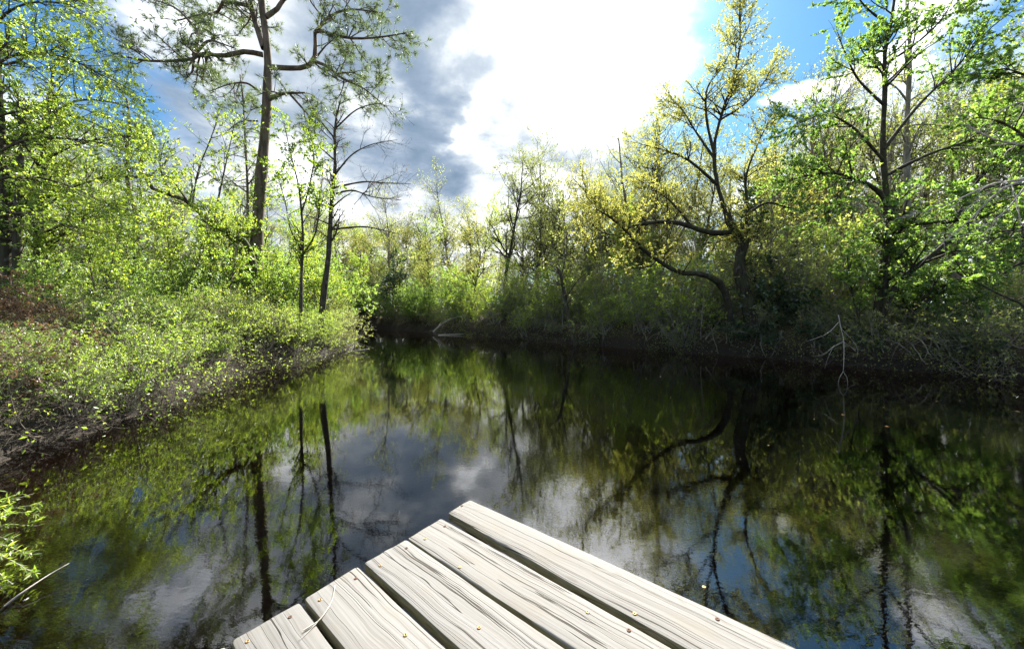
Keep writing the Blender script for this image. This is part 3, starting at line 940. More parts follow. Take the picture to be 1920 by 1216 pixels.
# smaller pine behind the lime foliage
d = 17.0
hero('pine_tree', 'smaller thin pine rising behind the lime-leaved boughs', at_ground(262, d), [
    ([down(263, 0, d), (261, 480), (253, 395), (241, 355), (239, 276), (243, 225), (238, 185)], d, d, .15, .04)],
    [dict(count=26, t0=.62, ang=62, L=(.9, 1.9), shrink=.5, n=5, wander=.16, up=.05),
     dict(count=120, t0=.25, ang=50, L=(.3, .8), shrink=.2, n=4, wander=.25, up=.05, rmin=.006),
     dict(count=260, t0=.3, ang=45, L=(.15, .4), shrink=.2, n=3, wander=.2, up=.08, rmin=.0045)],
    (9, 5, 4, 3), 'bark_pine', seed=8, needle=dict(per=26, L=.24, wid=.007))
# young pine in front of the tall one
d = 17.5
hero('pine_tree', 'young slender pine with drooping needle sprays close beside the tall pine', at_ground(462, d), [
    ([down(463, 0, d), (465, 400), (462, 300), (458, 230), (455, 175), (450, 140)], d, d, .09, .025)],
    [dict(count=34, t0=.45, ang=60, L=(1.0, 2.4), shrink=.5, n=5, wander=.14, up=.02),
     dict(count=170, t0=.3, ang=45, L=(.3, .8), shrink=.2, n=4, wander=.2, up=.03, rmin=.006),
     dict(count=330, t0=.3, ang=45, L=(.15, .4), shrink=.2, n=3, wander=.2, up=.06, rmin=.0045)],
    (9, 5, 4, 3), 'bark_pine', seed=9, needle=dict(per=26, L=.24, wid=.007))

# leafless dark tree beside the pine, with long level branches over the water
d = 13.4
hero('bare_tree', 'leafless slim dark tree with long level twiggy branches beside the pine', at_ground(603, d), [
    ([down(600, 0, d), (606, 560), (616, 480), (622, 375), (628, 316), (628, 237), (638, 190)], d, d, .13, .03),
    ([(625, 352), (680, 341), (719, 343), (770, 345)], d, d - 1.2, .04, .008),
    ([(622, 365), (660, 357), (699, 369), (752, 375)], d, d - 2.0, .04, .008),
    ([(620, 430), (680, 425), (720, 432), (752, 440)], d, d - 1.2, .045, .008),
    ([(626, 330), (660, 290), (700, 270), (745, 262)], d, d + .8, .035, .008),
    ([(628, 260), (600, 225), (580, 190), (560, 170)], d, d - .6, .03, .008),
    ([(627, 300), (590, 270), (555, 265)], d, d - .8, .03, .008),
    ([(630, 240), (670, 205), (715, 195), (735, 215)], d, d - .6, .03, .008)],
    [dict(count=110, t0=.42, ang=48, L=(.5, 1.4), shrink=.35, n=5, wander=.16, up=.05, rmin=.005),
     dict(count=420, t0=.2, ang=45, L=(.25, .65), shrink=.2, n=4, wander=.2, up=.03, rmin=.0042),
     dict(count=700, t0=.2, ang=45, L=(.12, .3), shrink=.2, n=3, wander=.2, up=.02, rmin=.0035)],
    (10, 5, 3, 3), 'bark_dark', 'dead', 260, .05, seed=11)

# slim multi-stemmed tree with fresh leaves in front
d = 12.6
hero('young_tree', 'slim forked young tree with sparse fresh leaves, standing between pine and leafless tree', at_ground(563, d), [
    ([down(564, 0, d), (565, 520), (568, 440), (560, 350), (545, 290), (535, 240)], d, d, .07, .012),
    ([(566, 480), (590, 440), (600, 380), (606, 300)], d, d - .6, .035, .008),
    ([(567, 470), (545, 430), (535, 380), (520, 330)], d, d + .5, .035, .008),
    ([(565, 400), (580, 350), (588, 290), (575, 230)], d, d + .5, .03, .006)],
    [dict(count=80, t0=.35, ang=42, L=(.5, 1.2), shrink=.35, n=5, wander=.14, up=.06, rmin=.004),
     dict(count=420, t0=.15, ang=45, L=(.2, .5), shrink=.2, n=3, wander=.2, up=.03, rmin=.003)],
    (8, 4, 3), 'bark_dark', 'lime', 6500, .07, seed=12)

# leaning mossy trunk
d = 14.2
hero('leaning_tree', 'mossy dark trunk leaning low across from the pine, sprouting upright shoots', at_ground(475, d), [
    ([down(480, 0, d), (470, 470), (426, 438), (387, 411), (355, 379), (324, 367), (288, 355), (272, 332), (262, 300)], d, d - 1.5, .15, .05),
    ([(400, 418), (412, 360), (425, 300), (440, 230)], d - .5, d, .04, .01),
    ([(360, 385), (372, 320), (395, 260), (410, 215)], d - .6, d - .2, .035, .01),
    ([(320, 366), (300, 310), (310, 260)], d - 1, d - .4, .035, .01)],
    [dict(count=90, t0=.25, ang=55, L=(.6, 1.6), shrink=.3, n=5, wander=.14, up=.12, rmin=.005),
     dict(count=420, t0=.2, ang=45, L=(.2, .6), shrink=.2, n=3, wander=.2, up=.04, rmin=.0035)],
    (10, 5, 3), 'bark_mossy', 'lime', 2600, .075, seed=13)


# lime-leaved boughs reaching in over the bank: trees standing just beyond the frame edge
def bough_tree(label, base, limbs, seed, leaf, nleaf, lsize, n1=120, n2=620, bark='bark_dark', shape=OVAL, twigmat=None, flat=.45, L1=(.5, 1.3), **lk):
    hero('broadleaf_tree', label, base, limbs,
         [dict(count=n1, t0=.22, ang=42, L=L1, shrink=.3, n=5, wander=.12, up=.02, rmin=.004, flat=flat),
          dict(count=n2, t0=.15, ang=42, L=(.2, .55), shrink=.2, n=3, wander=.16, up=.01, rmin=.0028, flat=flat)],
         (9, 5, 3), bark, leaf, nleaf, lsize, seed=seed, shape=shape, twigmat=twigmat, **lk)


d = 8.0
b0 = at_ground(-70, d)
bough_tree('broadleaf tree with long fine lime-leaved boughs sweeping over the sunny bank', b0, [
    ([down(-70, 0, d), (-66, 380), (-75, 150), (-60, -60), (-40, -250)], d, d, .13, .05),
    ([(-70, 200), (10, 110), (110, 105), (190, 140), (260, 175)], d, d - .6, .032, .005),
    ([(-72, 120), (20, 20), (110, 5), (170, 30)], d, d - 1.0, .032, .005),
    ([(-70, 240), (30, 210), (130, 215), (240, 260)], d, d + .3, .032, .005),
    ([(-68, 330), (40, 265), (150, 262), (260, 285)], d, d - .8, .032, .005),
    ([(-68, 360), (30, 330), (120, 345), (215, 390)], d, d - .6, .032, .005),
    ([(-66, 420), (40, 400), (120, 420), (200, 440)], d, d - .4, .032, .005),
    ([(-72, 60), (10, -40), (90, -60), (140, -10)], d, d - .4, .032, .005)],
    21, 'lime', 17000, .052, n1=260, n2=2600)
d = 11.0
bough_tree('dense lime-green broadleaf tree with layered sprays behind the sunny bank', at_ground(70, d), [
    ([down(70, 0, d), (72, 420), (80, 300), (92, 200), (100, 130)], d, d, .13, .03),
    ([(73, 400), (140, 350), (230, 330), (330, 345)], d, d - .5, .035, .006),
    ([(76, 350), (20, 290), (-30, 260)], d, d - .5, .035, .006),
    ([(80, 300), (150, 270), (230, 255), (290, 270)], d, d + .5, .035, .006),
    ([(74, 440), (150, 410), (240, 405), (310, 425)], d, d - .8, .035, .006),
    ([(90, 220), (140, 190), (200, 190), (250, 205)], d, d - .6, .04, .008)],
    22, 'lime', 14000, .066, n1=240, n2=1800, L1=(.6, 1.6))
d = 9.6
hero('broadleaf_tree', 'pair of dark trunks with thick green boughs beside the dead bracken', at_ground(12, d), [
    ([down(12, 0, d), (10, 450), (2, 300), (-10, 100)], d, d, .135, .09),
    ([down(34, 0, d), (32, 440), (36, 330), (46, 200)], d, d, .10, .05)],
    [dict(count=40, t0=.3, ang=55, L=(.8, 1.8), shrink=.3, n=5, wander=.14, up=.03, rmin=.005),
     dict(count=320, t0=.2, ang=45, L=(.2, .6), shrink=.2, n=3, wander=.2, up=.02, rmin=.0035)],
    (10, 5, 3), 'bark_dark', 'spring', 9000, .075, seed=23)

# leaning trunk in the water's edge, far bank
d = 17.2
hero('leaning_tree', 'thin dark trunk leaning out of the waterline on the far bank', P(1078, 646, d), [
    ([(1081, 656), (1074, 630), (1066, 597), (1058, 550), (1050, 512), (1044, 500)], d, d + .2, .12, .06),
    ([(1050, 515), (1035, 498), (1020, 492), (1005, 480)], d, d - .4, .03, .008),
    ([(1052, 520), (1062, 470), (1060, 420), (1045, 380)], d, d + .4, .03, .008),
    ([(1060, 560), (1080, 530), (1100, 510)], d, d - .4, .03, .008)],
    [dict(count=40, t0=.3, ang=45, L=(.4, 1.1), shrink=.3, n=4, wander=.16, up=.05, rmin=.005),
     dict(count=140, t0=.2, ang=45, L=(.2, .5), shrink=.2, n=3, wander=.2, up=.03, rmin=.0035)],
    (10, 4, 3), 'bark_dark', 'olive', 700, .06, seed=31)

# crooked oak with yellow-green leaves
d = 13.2
hero('oak_tree', 'crooked dark oak with yellow spring leaves and a tall leader over the shaded bank', at_ground(1410, d), [
    ([down(1414, 0, d), (1410, 630), (1406, 589), (1394, 538), (1387, 510), (1389, 471), (1398, 455), (1387, 437), (1371, 424), (1362, 400)], d, d, .27, .12),
    ([(1375, 434), (1339, 437), (1304, 428), (1272, 418), (1224, 416), (1185, 424), (1161, 414), (1133, 395), (1100, 362), (1075, 335)], d, d - .6, .11, .012),
    ([(1365, 415), (1343, 336), (1339, 276), (1351, 221), (1371, 158), (1387, 91), (1387, 20), (1392, -60)], d, d + .4, .075, .012),
    ([(1340, 290), (1327, 237), (1323, 190), (1329, 158), (1355, 126), (1372, 90)], d, d - .4, .055, .012),
    ([(1396, 452), (1402, 395), (1398, 336), (1418, 276), (1440, 230)], d, d - .5, .07, .012),
    ([(1402, 400), (1440, 380), (1490, 390), (1530, 360)], d - .2, d - 1, .05, .01),
    ([(1344, 345), (1290, 300), (1240, 280), (1200, 270)], d, d - .8, .06, .01),
    ([(1341, 300), (1300, 240), (1275, 200), (1250, 190)], d + .1, d + .8, .05, .01),
    ([(1350, 225), (1390, 200), (1420, 170), (1450, 130)], d + .2, d + .8, .045, .01),
    ([(1300, 428), (1260, 380), (1220, 350), (1180, 330)], d - .1, d - .9, .045, .01),
    ([(1185, 424), (1150, 440), (1120, 430), (1090, 400)], d - .4, d - 1, .03, .008)],
    [dict(count=230, t0=.38, ang=48, L=(.6, 1.5), shrink=.35, n=5, wander=.18, up=.06, rmin=.005),
     dict(count=2700, t0=.15, ang=46, L=(.25, .75), shrink=.2, n=3, wander=.22, up=.03, rmin=.0032)],
    (12, 5, 3), 'bark_black', 'yellow', 42000, .054, seed=41)
d = 13.4
hero('leaning_oak', 'low dark oak stem arching out over the water beside the crooked oak', at_ground(1366, d), [
    ([down(1368, 0, d), (1366, 590), (1365, 566), (1355, 538), (1335, 520), (1304, 512), (1272, 510), (1232, 487), (1200, 463), (1181, 440), (1145, 408), (1118, 392)], d, d - 1.6, .155, .02),
    ([(1232, 487), (1215, 500), (1180, 500), (1150, 490)], d - 1, d - 1.6, .035, .008)],
    [dict(count=44, t0=.5, ang=50, L=(.4, 1.0), shrink=.35, n=4, wander=.18, up=.08, rmin=.005),
     dict(count=210, t0=.2, ang=46, L=(.18, .5), shrink=.2, n=3, wander=.22, up=.03, rmin=.0032)],
    (11, 5, 3), 'bark_black', 'yellow', 6000, .052, seed=42)

# many-stemmed maple by the water
d = 10.6
ML = [
    ([(1633, 704), (1637, 686), (1643, 637), (1651, 558), (1659, 499), (1663, 451), (1675, 424), (1668, 390)], d, d, .17, .10),
    ([(1668, 395), (1651, 363), (1623, 343), (1592, 330), (1548, 324), (1490, 335)], d, d - .5, .075, .012),
    ([(1664, 400), (1655, 276), (1659, 178), (1659, 99), (1671, 40), (1679, -20), (1690, -120)], d, d + .3, .085, .02),
    ([(1650, 690), (1656, 620), (1659, 578), (1679, 538), (1710, 507), (1746, 479), (1789, 443), (1840, 400)], d, d - .8, .12, .03),
    ([(1655, 700), (1675, 621), (1698, 593), (1722, 578), (1773, 534), (1833, 510)], d + .2, d - .3, .10, .02),
    ([(1672, 432), (1698, 420), (1789, 414), (1850, 392), (1930, 380)], d, d - .7, .08, .02),
    ([(1657, 280), (1720, 200), (1790, 130), (1850, 60), (1900, 20)], d, d - .4, .05, .01),
    ([(1660, 200), (1610, 150), (1585, 100), (1570, 60)], d + .1, d - .3, .04, .01),
    ([(1656, 300), (1600, 240), (1550, 215), (1500, 230)], d, d - .5, .045, .01),
    ([(1659, 330), (1740, 290), (1830, 260), (1920, 230)], d, d - .7, .05, .01),
    ([(1790, 414), (1840, 330), (1890, 290), (1950, 260)], d - .3, d - .8, .045, .01),
    ([(1740, 480), (1800, 470), (1870, 480), (1940, 450)], d - .5, d - 1.0, .04, .01),
    ([(1661, 120), (1720, 80), (1770, 30), (1800, -30)], d + .2, d + .5, .04, .01),
    ([(1669, 50), (1620, 10), (1590, -40)], d + .2, d - .2, .035, .01),
    ([(1600, 332), (1570, 370), (1540, 400)], d - .3, d - .8, .03, .008),
    ([(1662, 700), (1690, 650), (1725, 590), (1765, 540)], d + .1, d + .3, .035, .01),
    ([(1657, 702), (1700, 660), (1760, 600), (1835, 556)], d, d - .3, .03, .008),
    ([(1668, 702), (1684, 640), (1694, 560), (1690, 480)], d + .2, d + .5, .035, .01),
    ([(1640, 705), (1622, 640), (1600, 560), (1588, 480)], d, d + .2, .035, .01)]
hero('maple_tree', 'many-stemmed maple with broad lobed green leaves rooted at the shaded waterline', P(1640, 696, d), ML,
     [dict(count=360, t0=.42, ang=48, L=(.6, 1.6), shrink=.3, n=5, wander=.14, up=.03, rmin=.004, flat=.3),
      dict(count=2600, t0=.15, ang=46, L=(.22, .65), shrink=.2, n=3, wander=.2, up=.02, rmin=.003, flat=.3)],
     (12, 5, 3), 'bark_black', 'maple', 46000, .07, seed=51, shape=MAPLE, droop=.45)
# second maple reaching in from beyond the frame
d = 7.6
bough_tree('maple with dense dark green lobed leaves hanging over the shaded bank', at_ground(2060, d), [
    ([down(2060, 0, d), (2025, 500), (2000, 300), (2010, 100), (2010, -80)], d, d, .14, .05),
    ([(2002, 430), (1940, 420), (1880, 440), (1830, 470)], d, d - .2, .045, .008),
    ([(2001, 380), (1930, 350), (1860, 350), (1800, 370)], d, d + .4, .045, .008),
    ([(2000, 330), (1940, 270), (1880, 230), (1830, 220)], d, d - .2, .045, .008),
    ([(2003, 470), (1950, 480), (1900, 500), (1860, 530)], d, d + .6, .045, .008),
    ([(2004, 240), (1950, 160), (1890, 130), (1850, 135)], d, d + .4, .045, .008)],
    52, 'maple', 15000, .068, n1=130, n2=800, shape=MAPLE, droop=.45)

# bleached leafless boughs in front of the maple
d = 5.4
hero('bare_bough_tree', 'leafless tree with pale sunlit twigs fanning in front of the maple', at_ground(2290, d), [
    ([down(2290, 0, d), (2150, 520), (2020, 400), (2000, 200)], d, d, .08, .04),
    ([(2015, 300), (1920, 335), (1860, 345), (1800, 372), (1740, 395), (1680, 410)], d, d + .4, .022, .004),
    ([(2016, 310), (1900, 345), (1860, 370), (1820, 410), (1780, 445), (1735, 475)], d, d + .5, .022, .004),
    ([(2014, 250), (1930, 270), (1860, 260), (1810, 230), (1790, 210)], d, d + .3, .022, .004),
    ([(2014, 270), (1940, 330), (1880, 400), (1810, 440), (1750, 455)], d, d + .2, .016, .003),
    ([(2012, 220), (1950, 190), (1890, 200), (1830, 250)], d, d - .2, .016, .003)],
    [dict(count=70, t0=.35, ang=32, L=(.35, .9), shrink=.3, n=5, wander=.14, up=-.01, rmin=.0028),
     dict(count=150, t0=.2, ang=35, L=(.15, .4), shrink=.2, n=4, wander=.18, up=-.01, rmin=.002)],
    (8, 5, 4), 'twig_pale', seed=53)

# grey trunk that carries the plate
d = 13.0
hero('grey_tree', 'straight lichen-grey trunk behind the maple with a small plate nailed low', at_ground(1710, d), [
    ([down(1712, 0, d), (1710, 578), (1706, 479), (1702, 400), (1700, 250), (1706, 100), (1700, -20), (1712, -130)], d, d, .14, .02)],
    [dict(count=26, t0=.4, ang=50, L=(.8, 1.9), shrink=.4, n=5, wander=.14, up=.05, rmin=.005),
     dict(count=160, t0=.2, ang=45, L=(.25, .7), shrink=.2, n=3, wander=.2, up=.03, rmin=.0035)],
    (12, 5, 3), 'bark_grey', 'olive', 2200, .06, seed=54)
sg = P(1711, 574, d - .19)
plate = empty('tree_plate', tuple(sg), 'small pale grey plate with faint smudged marks nailed to grey trunk', 'sign')
M['plate'] = col_mat('plate_paint', [(.33, .36, .35), (.50, .54, .52)], 40, .6)
M['plate_ink'] = col_mat('plate_marks', [(.16, .19, .18), (.22, .25, .24)], 40, .7)
obj('panel', box_mesh('panel', .20, .012, .17, M['plate'], .004), plate)
for k, (u, v, wd) in enumerate(((-.05, .045, .06), (.045, .045, .05), (-.02, .005, .11), (.0, -.035, .13))):
    obj('mark', box_mesh('mark', wd, .004, .014, M['plate_ink'], .001), plate, (u, -.0085, v))

# old tan trunks deeper in the wood
for px, d, rad, top, lab in ((1793, 16.5, .27, 380, 'stout tan trunk standing in the clearing behind the maple'),
                             (1852, 20, .26, 330, 'dark stout trunk beyond the clearing beside the stout tan one'),
                             (1520, 19, .13, 200, 'pale straight trunk between the oak and the maple'),
                             (1590, 17.0, .11, 250, 'slim pale trunk forking behind the low shaded shrubs'),
                             (1230, 19.0, .14, 260, 'short grey snag-like trunk behind the arching oak stem')):
    r = np.random.default_rng(px)
    hero('old_tree', lab, at_ground(px, d), [
        ([down(px + 4, 0, d), (px, 540), (px - 6, 470), (px + 6, top), (px + 2, top - 40)], d, d, rad * 1.15, rad * .1),
        ([(px - 4, 480), (px - 40, 430), (px - 60, 360), (px - 70, top)], d, d - .5, rad * .5, .03),
        ([(px - 4, 500), (px + 40, 450), (px + 70, 380), (px + 90, top)], d, d + .6, rad * .5, .03)],
        [dict(count=50, t0=.4, ang=48, L=(.8, 1.8), shrink=.35, n=5, wander=.16, up=.05, rmin=.006),
         dict(count=300, t0=.2, ang=45, L=(.3, .8), shrink=.2, n=3, wander=.2, up=.03, rmin=.004)],
        (12, 5, 3), 'bark_tan', 'olive', 2200, .065, seed=px)

# dark branch arching out of the bank, and the pale hanging dead branch
d = 8.4
mb = MB(); r = np.random.default_rng(61)
a = resample([P(x, y, d) for x, y in ((2010, 660), (1920, 574), (1888, 558), (1848, 538), (1809, 514), (1780, 470))], 16)[None]
tubes(mb, a, np.linspace(.035, .008, 17)[None], 7)
b, br = spawn(r, a, np.linspace(.03, .008, 17)[None], 14, t0=.3, ang=45, L=(.2, .6), n=4, wander=.2, rmin=.003)
tubes(mb, b, br, 4)
o = a[0, 0]
tag(obj('arching_branch', mb.mesh('arching_branch', M['bark_dark'], origin=o), loc=tuple(o)), 'dark bare branch rising from the shaded bank towards the maple', 'branch')
d = 8.15
mb = MB()
for q, ra, rb in (([(1572, 590), (1576, 612), (1582, 640), (1582, 680), (1581, 697)], .016, .010), ([(1581, 696), (1574, 708), (1571, 722)], .009, .004), ([(1581, 696), (1588, 708), (1589, 724)], .009, .004),
                  ([(1582, 640), (1562, 650), (1545, 664), (1524, 668)], .009, .003), ([(1562, 650), (1552, 672), (1546, 692)], .006, .002), ([(1577, 615), (1600, 640), (1608, 655), (1606, 672)], .008, .003),
                  ([(1574, 602), (1555, 622), (1535, 632), (1510, 640)], .008, .003), ([(1545, 664), (1536, 655), (1538, 645)], .004, .002)):
    a = resample([P(x, y, d) for x, y in q], 10)[None]
    tubes(mb, a, np.linspace(ra, rb, 11)[None] * .62, 6)
o = P(1572, 590, d)
tag(obj('dead_branch', mb.mesh('dead_branch', M['twig_pale'], origin=o), loc=tuple(o)), 'pale dead forked branch dipping its tips into the shaded water', 'branch')

# hanging moss on the maple
mb = MB(); r = np.random.default_rng(62)
S = np.array([P(1694 + r.normal() * 12, 408 + r.normal() * 9, 10.4 + r.normal() * .06) for _ in range(110)])
g_ = grow(r, S, np.tile([0, 0, -1.], (110, 1)), r.uniform(.1, .55, 110), 6, .35, -.25)
tubes(mb, g_, np.repeat(np.linspace(.0028, .001, 7)[None], 110, 0), 3)
o = P(1694, 405, 10.4)
tag(obj('hanging_moss', mb.mesh('hanging_moss', M['moss'], origin=o), loc=tuple(o)), 'grey-green beard of moss hanging from the maple fork', 'moss')

# ------------------------------------------------------------------ the wood around: copies of the prototypes
def px_of(x, y): return 960 + x / y * F


def stand(key, name, items, label, cat, group, **kw):
    for px, d, s in items:
        x = (px - 960) / F * d
        if sdist(x, d)[0] < .05: continue
        place(key, name, x, d, s * prng.uniform(.92, 1.08), label, cat, group, **kw)


# single trees one can point to
stand('tree_lime', 'broadleaf_tree', [(800, 38, 1.25)], 'bright lime-crowned tree standing up above the far end of the pond', 'tree', None, variant=0)
stand('tree_yellow', 'broadleaf_tree', [(818, 29, .80)], 'yellow-green tree leaning from the far bank beside the round green bush', 'tree', None, variant=1)
stand('tree_olive', 'broadleaf_tree', [(945, 24, 1.16)], 'rounded grey-green tree rising above the far bank shrubs', 'tree', None, variant=0)
stand('tree_yellow', 'broadleaf_tree', [(885, 25, .92)], 'ochre-leaved crooked tree in front of the rounded grey-green tree', 'tree', None, variant=2)
stand('tree_bare', 'bare_tree', [(1030, 30, 1.28)], 'leafless grey tree topping the rounded grey-green tree', 'tree', None, variant=0)
stand('tree_dark', 'evergreen_tree', [(735, 33, .85)], 'dark evergreen at the head of the pond behind the round green bush', 'tree', None, variant=0)
stand('shrub_spring', 'bush', [(778, 30, 1.15)], 'round bright green bush at the head of the pond', 'bush', None, variant=1)
stand('tree_dark', 'evergreen_tree', [(1440, 14.6, .85)], 'dark glossy-leaved evergreen close behind the crooked oak', 'tree', None, variant=1)
stand('shrub_dark', 'bush', [(1468, 13.2, 1.35)], 'glossy dark green bush at the foot of the crooked oak', 'bush', None, variant=0)

stand('tree_bare', 'bare_tree', [(1130, 27, 1.2), (1200, 31, 1.4), (1265, 24, 1.2), (1480, 19, 1.25), (1540, 25, 1.6), (1560, 19, 1.25), (1850, 19, 1.45), (1760, 22, 1.5), (1905, 24, 1.7), (1625, 21, 1.4), (1165, 20, .75), (1340, 22, 1.1), (1690, 28, 1.3), (1420, 27, 1.3)],
      'grey leafless tree behind the shaded bank', 'tree', 'leafless trees behind the shaded bank')
stand('tree_olive', 'broadleaf_tree', [(1110, 25, 1.25), (1050, 30, 1.4), (1075, 24, 1.25), (1155, 23, 1.35), (1215, 21, 1.25), (1000, 28, 1.3), (980, 29, 1.1), (890, 34, 1.15), (1500, 22, 1.35), (1580, 28, 1.7), (1700, 18, 1.2), (1840, 27, 1.8), (1240, 26, 1.15), (1010, 33, 1.2), (1400, 20, 1.15), (1900, 17, 1.3), (1800, 19, 1.35), (1620, 18, 1.0), (1540, 18, .9), (1190, 20, .85), (1060, 24, .8)],
      'hazy grey-green tree behind the shaded bank', 'tree', 'grey-green trees behind the shaded bank')
stand('tree_yellow', 'broadleaf_tree', [(1160, 25, .95), (1150, 20, .9), (1235, 18.5, .85), (1320, 18, 1.05), (1100, 22, .85), (1400, 17, 1.0), (1290, 20, .95), (1075, 26, .72), (1440, 24, 1.0), (1655, 24, .9), (1205, 19, .8)],
      'yellow-leaved tree behind the shaded bank', 'tree', 'yellow trees behind the shaded bank')
stand('tree_lime', 'broadleaf_tree', [(30, 15, 1.0), (130, 19, 1.0), (190, 25, 1.15), (330, 21, .85), (385, 28, 1.0), (60, 25, 1.3), (540, 20, .75), (650, 26, .9), (600, 31, 1.05), (705, 38, 1.0), (740, 48, 1.3), (660, 46, 1.2), (250, 13.5, .62), (430, 20, .62), (-60, 17, 1.1), (500, 30, .95), (10, 21, 1.3), (300, 16, .6)],
      'fresh lime-green tree behind the sunny bank', 'tree', 'lime trees behind the sunny bank')
stand('tree_lime', 'broadleaf_tree', [(1505, 19, 1.1), (1680, 20, 1.4), (1915, 15, 1.1), (1460, 22, 1.2)],
      'fresh green tree behind the shaded bank', 'tree', 'fresh green trees behind the shaded bank')
stand('tree_bare', 'bare_tree', [(160, 23, 1.0), (300, 27, 1.05), (420, 31, 1.3), (560, 26, 1.0), (640, 36, 1.2), (730, 42, 1.3), (350, 16, .7), (680, 38, .95), (90, 17, .8), (230, 20, .75), (520, 17, .62), (400, 17.5, .6)],
      'grey leafless tree behind the sunny bank', 'tree', 'leafless trees behind the sunny bank')
stand('tree_yellow', 'broadleaf_tree', [(640, 30, .95), (700, 37, 1.05), (750, 40, 1.15), (580, 22, .7), (860, 38, 1.2), (720, 46, 1.25), (670, 34, .9), (840, 44, 1.3), (690, 50, 1.4), (780, 50, 1.4), (625, 40, 1.15)],
      'yellow-green tree beyond the pond head', 'tree', 'yellow-green trees beyond the pond head')
its = [(-200 + k * 38 + prng.uniform(-20, 20), prng.uniform(42, 68), prng.uniform(1.2, 1.8)) for k in range(60)]
stand('tree_olive', 'broadleaf_tree', its[0::3], 'distant grey-green tree deep in the wood', 'tree', 'distant trees of the wood')
stand('tree_bare', 'bare_tree', its[1::3], 'distant leafless tree deep in the wood', 'tree', 'distant trees of the wood')
stand('tree_lime', 'broadleaf_tree', its[2::3], 'distant lime-green tree deep in the wood', 'tree', 'distant trees of the wood')

stand('sapling', 'sapling', [(90, 9.2, .8), (205, 10.4, .85), (318, 11.5, .9), (370, 12.4, .8), (432, 12.6, .75), (250, 9.0, .6), (530, 13.6, .75), (590, 14.6, .7), (655, 16.5, .7), (150, 8.0, .6), (470, 12.2, .62), (640, 19, .9), (505, 15.5, .9), (345, 14, 1.0)],
      'thin lime-leaved sapling among sunny bank shrubs', 'sapling', 'saplings on the sunny bank')
stand('sapling', 'sapling', [(1130, 19, .95), (1250, 17, .9), (1310, 16, .9), (1540, 14, .9), (1600, 13.5, .8), (1480, 16, .95), (1850, 12.5, .8), (1770, 14, .85), (1180, 18, .95), (960, 22, .8), (1050, 19, .7)],
      'thin sapling among shaded bank shrubs', 'sapling', 'saplings on the shaded bank')


stand('pole', 'slender_tree', [(1010 + k * 27 + prng.uniform(-12, 12), prng.uniform(15.5, 23) if k < 14 else prng.uniform(12.5, 20), prng.uniform(.8, 1.3)) for k in range(34)],
      'slender pale-stemmed young tree behind the shaded bank', 'tree', 'slender pale trees behind the shaded bank')


def bank_row(side, lo, hi, n, key, name, label, cat, group, off, sc, jit=.25, **kw):
    """plants along the waterline; lo..hi are shore point indices"""
    pts = shore[lo:hi]
    seg = np.linalg.norm(np.diff(pts, axis=0), axis=1); s = np.concatenate([[0], np.cumsum(seg)])
    for k in range(n):
        u = (k + prng.uniform(.1, .9)) / n * s[-1]
        i = min(np.searchsorted(s, u) - 1, len(seg) - 1); i = max(i, 0)
        f = (u - s[i]) / seg[i]
        q = pts[i] + (pts[i + 1] - pts[i]) * f
        e_ = pts[i + 1] - pts[i]; nr = np.array([e_[1], -e_[0]]) / np.linalg.norm(e_)
        if sdist(*(q + nr * .3))[0] < 0: nr = -nr
        o = prng.uniform(*off)
        x, y = q + nr * o
        place(key, name, x, y, prng.uniform(*sc), label, cat, group, **kw)


# shore indices: sunny bank 3..15, head of the pond 15..18, shaded bank 18..29
bank_row('l', 4, 12, 14, 'shrub_bare', 'bare_shrub', 'bare grey twig tangle at the sunny waterline', 'shrub', 'bare tangles along the sunny waterline', (-.25, .2), (.6, .95))
bank_row('l', 4, 12, 22, 'shrub_lime', 'shrub', 'low lime-leaved shrub overhanging the sunny waterline', 'shrub', 'low shrubs along the sunny waterline', (.05, .6), (.45, .95))
bank_row('l', 4, 12, 22, 'shrub_grey', 'shrub', 'twiggy grey-green shrub on the sunny slope', 'shrub', 'twiggy shrubs on the sunny slope', (.7, 2.0), (.5, .85))
bank_row('l', 4, 12, 16, 'shrub_spring', 'shrub', 'knee-high lush green shrub higher up the sunny bank', 'shrub', 'lush shrubs higher up the sunny bank', (.9, 3.4), (.35, .6))
bank_row('l', 4, 12, 12, 'shrub_dead', 'dead_shrub', 'brown withered shrub on the sunny bank', 'shrub', 'withered shrubs on the sunny bank', (.5, 3.0), (.4, .7))
bank_row('l', 4, 12, 18, 'shrub_grey', 'shrub', 'knee-high twiggy shrub higher up the sunny bank', 'shrub', 'shrubs higher up the sunny bank', (1.2, 3.6), (.5, .95))
bank_row('l', 4, 13, 22, 'shrub_spring', 'shrub', 'tall leafy green shrub atop the sunny bank', 'shrub', 'tall shrubs on the sunny bank', (2.6, 7.5), (.6, 1.05))
bank_row('l', 11, 19, 26, 'shrub_grey', 'shrub', 'twiggy grey shrub at the pond head', 'shrub', 'twiggy shrubs at the pond head', (-.1, 1.4), (.8, 1.3))
bank_row('l', 11, 19, 26, 'shrub_spring', 'shrub', 'leafy green shrub at the pond head', 'shrub', 'leafy shrubs at the pond head', (.2, 3.0), (.8, 1.7))
bank_row('r', 18, 29, 30, 'shrub_bare', 'bare_shrub', 'bare twig tangle at the shaded waterline', 'shrub', 'bare tangles along the shaded waterline', (-.2, .25), (.6, 1.0))
bank_row('r', 18, 24, 20, 'shrub_lime', 'shrub', 'leafy green shrub on the far bank', 'shrub', 'leafy shrubs on the far bank', (.1, 2.0), (1.0, 1.9))
bank_row('r', 19, 26, 36, 'shrub_olive', 'thicket', 'upright olive thicket on the shaded bank', 'thicket', 'olive thicket on the shaded bank', (.8, 4.5), (.8, 1.35))
